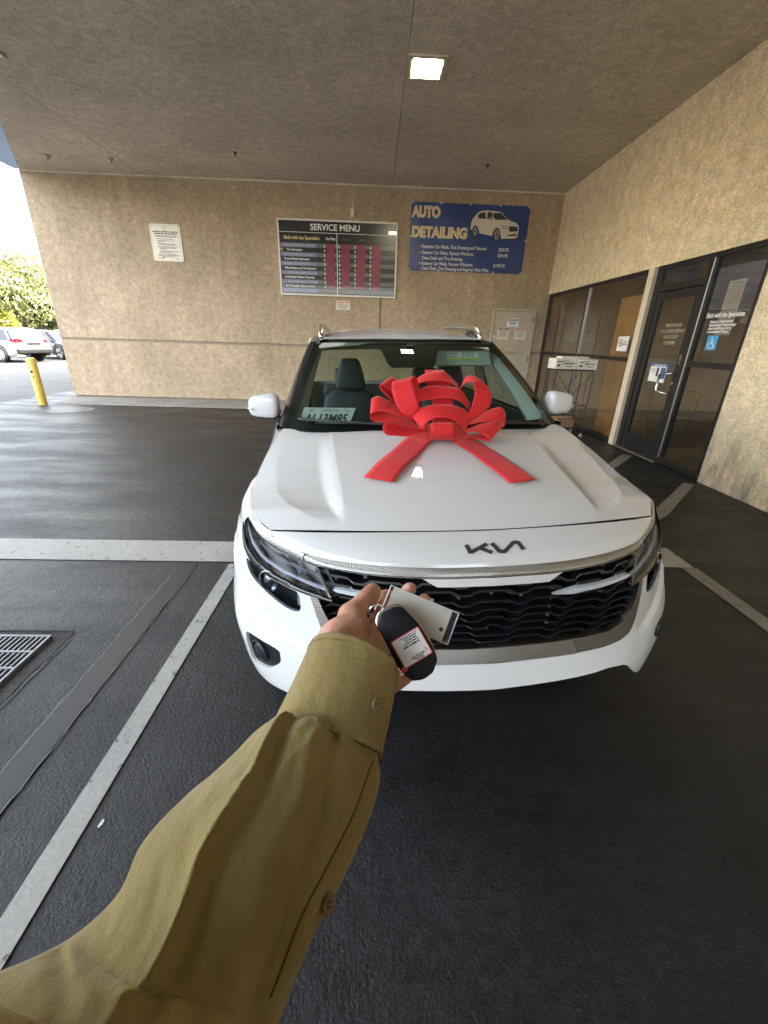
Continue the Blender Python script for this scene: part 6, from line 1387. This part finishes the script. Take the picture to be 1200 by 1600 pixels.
def solid(outline, z0, z1, e=.003, n=4):
    b = MB(); lv = []
    for k in range(n + 1):
        a = math.pi / 2 * k / n; lv.append((z0 + e - e * math.cos(a) * 1.0 if False else z0 + e * (1 - math.sin(a)), e * (1 - math.cos(a))))
    c = np.mean(outline, 0); L_ = []
    prof = [(z0 + e * (1 - math.sin(math.pi / 2 * k / n)), e * (1 - math.cos(math.pi / 2 * (1 - k / n)))) for k in range(n + 1)]
    prof = [(z0, e), (z0 + e * .3, e * .3), (z0 + e, 0), (z1 - e, 0), (z1 - e * .3, e * .3), (z1, e)]
    for z, i_ in prof:
        L_.append([(x - (x - c[0]) / max(1e-6, np.hypot(x - c[0], y - c[1])) * i_, y - (y - c[1]) / max(1e-6, np.hypot(x - c[0], y - c[1])) * i_, z) for x, y in outline])
    b.grid(L_, close=True); n_ = len(outline); b.f.append(tuple(reversed(range(n_)))); b.f.append(tuple((len(prof) - 1) * n_ + k for k in range(n_))); return b
fb_ = solid(out, -.0075, .0060, .003).build('fob_body', M_FOB, KEY, sh=50)
solid([(x * 1.02 + .0012, y * 1.005) for x, y in out], -.0125, -.0075, .002).build('fob_back', mat('cream_plastic', (.5, .45, .36), .35, var=.05), KEY, sh=50)
fr = ((0, 0, .0062), (1, 0, 0), (0, 1, 0), (0, 0, 1))
M_LRED = mat('label_red', (.55, .03, .04), .45, var=.05); M_LWH = mat('label_white', (.66, .66, .66), .5, var=.04)
plate('label', M_LRED, KEY, fr, rrect(-.0152, .0178, -.0222, .0080, .0012), .0003)
lb = plate('label_panel', M_LWH, KEY, ((0, 0, .0066), (1, 0, 0), (0, 1, 0), (0, 0, 1)), rrect(-.0142, .0168, -.0212, .0070, .0006), .0002)
plate('label_tab', M_LRED, KEY, fr, rrect(-.0185, -.0125, -.0245, -.0195, .0015), .0004)
fru = ((.0013, -.007, .0069), (-1, 0, 0), (0, -1, 0), (0, 0, 1))     # the print stands on its head
dashes('print', [(-.013, .008, -.0128, .0009), (-.011, .004, -.0108, .0012), (-.010, .004, -.0084, .0012), (-.011, .006, -.006, .0012), (-.011, .0075, -.0034, .0016), (-.010, .006, .0088, .0011), (-.008, .004, .0108, .0010), (-.007, .002, .0126, .0010)], M_INK, KEY, fru, .0002, 41)
fpoly('tick', M_LRED, KEY, ((0, 0, .0069), (1, 0, 0), (0, 1, 0), (0, 0, 1)), [(.0125, -.0135), (.0135, -.0165), (.0145, -.0165), (.0135, -.0130)], .0002)
# chrome end piece with the ring slot
b = MB(); b.tube(crv([(-.0192, .022, .0), (-.0178, .031, .0), (-.011, .0375, .0), (.002, .0382, .0), (.008, .0368, .0), (.0132, .0328, .0)], 26), .0026, 10); b.build('chrome_cap', M_CHR, KEY, smooth=True)
MB().obox((-.0205, -.022, .001), (.0025, 0, 0), (0, .0045, 0), (0, 0, .0035)).build('side_button', M_CHR, KEY)
rc = Vector((-.0125, .0385, -.001)); MB().tube([rc + Vector((.008 * math.cos(t), .0065 * math.sin(t) + .004, .006 * math.sin(t))) for t in np.linspace(0, 2 * math.pi, 25)], .0009, 8).build('split_ring', M_CHR, KEY, smooth=True)
# clear sleeve with a white card
TG = [Vector(p) for p in ((0.0212, 0.3956, 1.2693), (0.0961, 0.3759, 1.2466), (0.0846, 0.356, 1.2186), (0.0109, 0.3751, 1.2402))]
tex = (TG[1] - TG[0]).normalized(); tey = (TG[0] - TG[3]); tey = (tey - tex * tey.dot(tex)).normalized(); ten = tex.cross(tey)
tgo = thing('key_tag', 'white card in a clear plastic sleeve hanging behind the key fob', 'key tag', tuple(TG[3]), local=True)
tgo.matrix_world = Matrix(((tex.x, tey.x, ten.x, TG[3].x), (tex.y, tey.y, ten.y, TG[3].y), (tex.z, tey.z, ten.z, TG[3].z), (0, 0, 0, 1)))
Wt_, Ht_ = (TG[1] - TG[0]).length, .036
fr = ((0, 0, 0), (1, 0, 0), (0, 1, 0), (0, 0, 1))
fquad('card', mat('card_white', (.60, .57, .50), .55, var=.04), tgo, fr, .004, Wt_ - .0075, .0008, Ht_ - .0008, .0, .0006)
M_CLEAR = glass('clear_vinyl', (.9, .91, .92), 1., .05, 1.45)
fquad('sleeve_front', M_CLEAR, tgo, fr, 0, Wt_, 0, Ht_, .0004); fquad('sleeve_back', M_CLEAR, tgo, fr, 0, Wt_, 0, Ht_, -.0012)
b = MB()
for y in (.0003, Ht_ - .0003): b.tube([(0, y, -.0003), (Wt_, y, -.0003)], .0007, 6)
for x in (.0003, Wt_ - .0003): b.tube([(x, 0, -.0003), (x, Ht_, -.0003)], .0007, 6)
b.build('sleeve_welt', mat('clear_edge', (.62, .64, .66), .15, var=0, coat=1.), tgo)
MB().lathe([(.0024, .0), (.0024, .0002), (0, .0002)], (Wt_ - .0125, .0125, .0006), (0, 0, 1), 20).build('punch_hole', M_INK, tgo)
# ================================================================== car park beyond the lane
def far_car(name, label, loc, heading, L_, W_, prof, colm, kind):
    """prof: stations (x from rear, z belt, z roof, half width belt, half width roof); heading = direction the nose points"""
    rz = math.atan2(heading[1], heading[0]); t = thing(name, label, 'car', loc, (0, 0, rz), group=None, local=True); hw = W_ / 2
    stations = np.linspace(0, L_, 44); low = []; 
    def zb(x): return float(np.interp(x, prof['belt'][0], prof['belt'][1]))
    def wd(x): return hw * float(np.interp(x, [0, .12, .5, L_ - .7, L_ - .2, L_], [.86, .95, 1, 1, .93, .78]))
    def zl(x): return float(np.interp(x, [0, .25, L_ - .25, L_], [.42, .26, .24, .36]))
    rows_ = []
    for x in stations:
        w, z0, z1 = wd(x), zl(x), zb(x); rr_ = []
        for k, (a, c) in enumerate(((-.9, 0), (-1, .12), (-1.0, .45), (-.985, .75), (-.94, .96), (-.86, 1.0), (-.4, 1.02), (0, 1.03), (.4, 1.02), (.86, 1.0), (.94, .96), (.985, .75), (1.0, .45), (1, .12), (.9, 0))): rr_.append((x, a * w, z0 + (z1 - z0) * c))
        rows_.append(rr_)
    b = MB(); b.grid(rows_, flip=True); b.f.append(tuple(range(15))); b.f.append(tuple(reversed(range(43 * 15, 44 * 15)))); b.build('body', colm, t, sh=40)
    g0, g1, r0, r1, zr = prof['cabin']; 
    def cab(x0, x1, y, z): return (x0, y, z)
    # cabin shell: pillars and roof
    def ring(tz, ins):
        xa = g0 + (r0 - g0) * tz; xb = g1 + (r1 - g1) * tz; y = (hw * .93 - .17 * tz) - ins; z = zb((g0 + g1) / 2) - .03 + (zr - zb((g0 + g1) / 2) + .03) * tz
        return [(xa, -y * .9, z), (xa + .12, -y, z), (xb - .25, -y, z), (xb, -y * .85, z), (xb, y * .85, z), (xb - .25, y, z), (xa + .12, y, z), (xa, y * .9, z)]
    b = MB(); b.grid([ring(0, 0), ring(.5, -.012), ring(.96, 0)], close=True); b.build('window_band', mat('far_glass', (.02, .024, .03), .25, var=0, spec=.4), t)
    b = MB(); R1 = ring(.93, -.015); R2 = ring(1.0, .03); R3 = [(p[0], p[1] * .6, p[2] + .045) for p in ring(1.0, .2)]; b.grid([R1, R2, R3], close=True, flip=False); b.f.append(tuple(len(b.v) - 8 + k for k in range(8))); b.build('roof', colm, t, sh=50)
    A, B2 = ring(0, -.008), ring(.96, -.010)
    for i in (0, 1, 2, 3, 4, 5, 6, 7): MB().bar(A[i], B2[i], .07, .05).build('pillar', colm, t)
    for xm in (g0 + (g1 - g0) * .36, g0 + (g1 - g0) * .66):
        for s_ in (-1, 1): MB().bar((xm, s_ * hw * .935, zb(xm) - .03), (xm, s_ * (hw * .93 - .16), zr - .03), .06, .04).build('pillar', MATS['far_glass'], t)
    for x in prof['wheels']:
        for s_ in (-1, 1):
            wh = MB().lathe([(.2, -.1), (.33, -.1), (.36, -.05), (.36, .08), (.34, .11), (.25, .115), (.24, .06)], (x, s_ * (hw - .11), .36), (0, s_, 0), 26).build('wheel', M_RUBBER, t, sh=35)
            MB().lathe([(.25, .10), (.24, .06), (.05, .05), (0, .05)], (x, s_ * (hw - .11), .36), (0, s_, 0), 20).build('rim', mat('rim_far', (.25, .25, .26), .35, .7), wh)
            for q in range(5):
                a = 2 * math.pi * q / 5; MB().bar((x + .04 * math.cos(a), s_ * (hw - .02), .36 + .04 * math.sin(a)), (x + .24 * math.cos(a), s_ * (hw - .012), .36 + .24 * math.sin(a)), .055, .03, (0, 1, 0)).build('spoke', M_SATIN, wh)
            b = MB(); b.grid([[(x + r * math.cos(a), s_ * (hw * 1.0 + dy), .36 + r * math.sin(a)) for a in np.linspace(-.2, math.pi + .2, 16)] for r, dy in ((.47, .004), (.46, .02), (.385, .02), (.38, -.1))], flip=s_ > 0); b.build('arch_cladding', M_PLASB, t)
    b = MB(); b.box(-.06, .12, -hw * .9, hw * .9, .42, .62); o = b.build('rear_bumper', M_PLASB, t); bevel(o, .04, 3)
    b = MB(); b.box(L_ - .14, L_ + .05, -hw * .82, hw * .82, .30, .55); o = b.build('front_bumper', M_PLASB, t); bevel(o, .04, 3)
    for s_ in (-1, 1):
        V_ = [(-.012, s_ * hw * .52, .93), (-.012, s_ * hw * .88, .9), (.26, s_ * hw * .985, .92), (.30, s_ * hw * .985, 1.03), (-.005, s_ * hw * .9, 1.06), (-.012, s_ * hw * .54, 1.05)]
        b = MB(); b.add([(x - .012, y * 1.012, z) for x, y, z in V_] + [(x + .03, y * .97, z) for x, y, z in V_], [(0, 1, 2, 3, 4, 5)] + [(i, i + 6, (i + 1) % 6 + 6, (i + 1) % 6) for i in range(6)]); b.build('tail_light', mat('tail_red', (.45, .01, .02), .15, var=.1, coat=1.), t)
        b = MB(); b.box(L_ - .22, L_ - .02, s_ * hw * .66 - .18, s_ * hw * .66 + .18, .66, .76); o = b.build('headlight', M_DRL, t); bevel(o, .02)
        MB().obox((g1 - .35, s_ * (hw + .08), zb(g1) + .06), (.06, 0, 0), (0, .1, 0), (0, 0, .07)).build('door_mirror', colm, t)
    box('plate_recess', M_PLASB, t, -.022, -.005, -.34, .34, .80, .90); box('licence_plate', M_PAPER, t, -.034, -.023, -.16, .16, .66, .79)
    box('plate_frame', M_PLASB, t, -.03, -.02, -.18, .18, .64, .81)
    return t
M_FW = paint('far_white', (.45, .46, .47)); M_FD = paint('far_dark', (.03, .036, .045)); M_FT = paint('far_teal', (.05, .075, .085))
pS = dict(belt=([0, .3, 1, 3.2, 3.5, 4.4, 4.75], [.98, 1.0, 1.0, .98, .97, .88, .74]), cabin=(.12, 3.45, .45, 2.75, 1.50), wheels=(.95, 3.75))
pC = dict(belt=([0, .3, 1, 3.0, 3.3, 4.2, 4.5], [.92, .95, .95, .93, .92, .80, .66]), cabin=(.5, 3.3, 1.3, 2.5, 1.42), wheels=(.9, 3.55))
hS = Vector((-.974, .232)); 
far_car('parked_suv', 'white parked SUV seen from behind with red tail light past the bollard', (-16.5, 22.05, 0), hS, 4.75, 1.95, pS, M_FW, 'suv')
far_car('parked_sedan', 'dark grey parked sedan just beyond the white SUV', (-20.0, 26.6, 0), (.93, -.37), 4.5, 1.85, pC, M_FD, 'sedan')
far_car('parked_hatchback', 'teal grey parked car half hidden behind the dark sedan', (-21.5, 31.2, 0), (.95, -.3), 4.5, 1.85, pS, M_FT, 'car')

def leaf_mat(name, c0, c1):
    m_, nt, b = _new(name); g_ = nt.nodes.new('ShaderNodeObjectInfo'); p = wpos(nt)
    nt.links.new(ramp(nt, noise(nt, p, 1.4, 4), [(.3, c0), (.7, c1)]), b.inputs['Base Color']); b.inputs['Roughness'].default_value = .5
    b.inputs['Transmission Weight'].default_value = 0; b.inputs['Subsurface Weight'].default_value = 0
    tr = nt.nodes.new('ShaderNodeBsdfTranslucent'); nt.links.new(ramp(nt, noise(nt, p, 1.4, 4), [(.3, tuple(x * 1.3 for x in c0)), (.7, tuple(x * 1.5 for x in c1))]), tr.inputs[0])
    mx = nt.nodes.new('ShaderNodeMixShader'); mx.inputs[0].default_value = .4; out_ = nt.nodes['Material Output']; nt.links.new(b.outputs[0], mx.inputs[1]); nt.links.new(tr.outputs[0], mx.inputs[2]); nt.links.new(mx.outputs[0], out_.inputs[0]); return m_
M_BARK = mat('bark', (.12, .085, .06), .9, var=.3, vs_=8, bmp=.6, bs=30)
def tree(loc, h, r, n, label, mt, seed, leaf=.22):
    rr = np.random.default_rng(seed); t = thing('tree', label, 'tree', loc, local=True)
    b = MB(); b.tube([(0, 0, 0), (.1, .05, h * .2), (.0, .1, h * .45), (.1, 0, h * .7)], [.3, .24, .17, .06], 10); tips = []
    for k in range(12):
        a = rr.uniform(0, 6.28); z0 = h * rr.uniform(.18, .5); tip = Vector((math.cos(a) * r * rr.uniform(.4, .8), math.sin(a) * r * rr.uniform(.4, .8), z0 + h * rr.uniform(.12, .4))); tips.append(tip)
        b.tube([(0, .05, z0), tip * .5 + Vector((0, 0, z0 * .4)), tip], [.11, .07, .02], 6)
    b.build('trunk', M_BARK, t, smooth=True)
    # crown: leaf clumps on an uneven set of lobes
    lobes = [(Vector((0, 0, h * .62)), r * .8)] + [(tp, r * rr.uniform(.3, .48)) for tp in tips] + [(Vector((rr.uniform(-.6, .6) * r, rr.uniform(-.6, .6) * r, h * rr.uniform(.35, .9))), r * rr.uniform(.25, .4)) for _ in range(16)]
    V = []; F = []; ws_ = np.array([l[1] ** 2 for l in lobes]); ws_ /= ws_.sum()
    for i in rr.choice(len(lobes), n, p=ws_):
        c_, lr = lobes[i]; d = rr.normal(size=3); d /= np.linalg.norm(d); p = np.array(c_) + d * lr * rr.uniform(.62, 1.08) * np.array([1, 1, .85])
        if p[2] < h * .1: continue
        nrm = d + rr.normal(size=3) * .6; nrm /= np.linalg.norm(nrm); x = np.cross(nrm, rr.normal(size=3)); x /= np.linalg.norm(x); y = np.cross(nrm, x); s_ = leaf * rr.uniform(.6, 1.3); k = len(V)
        V += [p - x * s_, p - y * s_ * .45, p + x * s_, p + y * s_ * .45 + nrm * s_ * .2]; F.append((k, k + 1, k + 2, k + 3))
    obj('crown', V, F, mt, t)
M_LEAF = leaf_mat('leaf_green', (.06, .08, .028), (.13, .135, .045)); M_LEAF2 = leaf_mat('leaf_yellow', (.11, .12, .014), (.17, .16, .02))
tree((-34.8, 45, 0), 7.4, 4.9, 15000, 'big sunlit green tree rising behind the parked cars', M_LEAF, 3)
tree((-30.5, 47, 0), 4.2, 2.8, 6000, 'lower green tree beside the big one behind the parked cars', M_LEAF, 5)
tree((-32.6, 41, 0), 2.9, 1.2, 2500, 'small yellow green tree in front of the big tree', M_LEAF2, 8, .14)
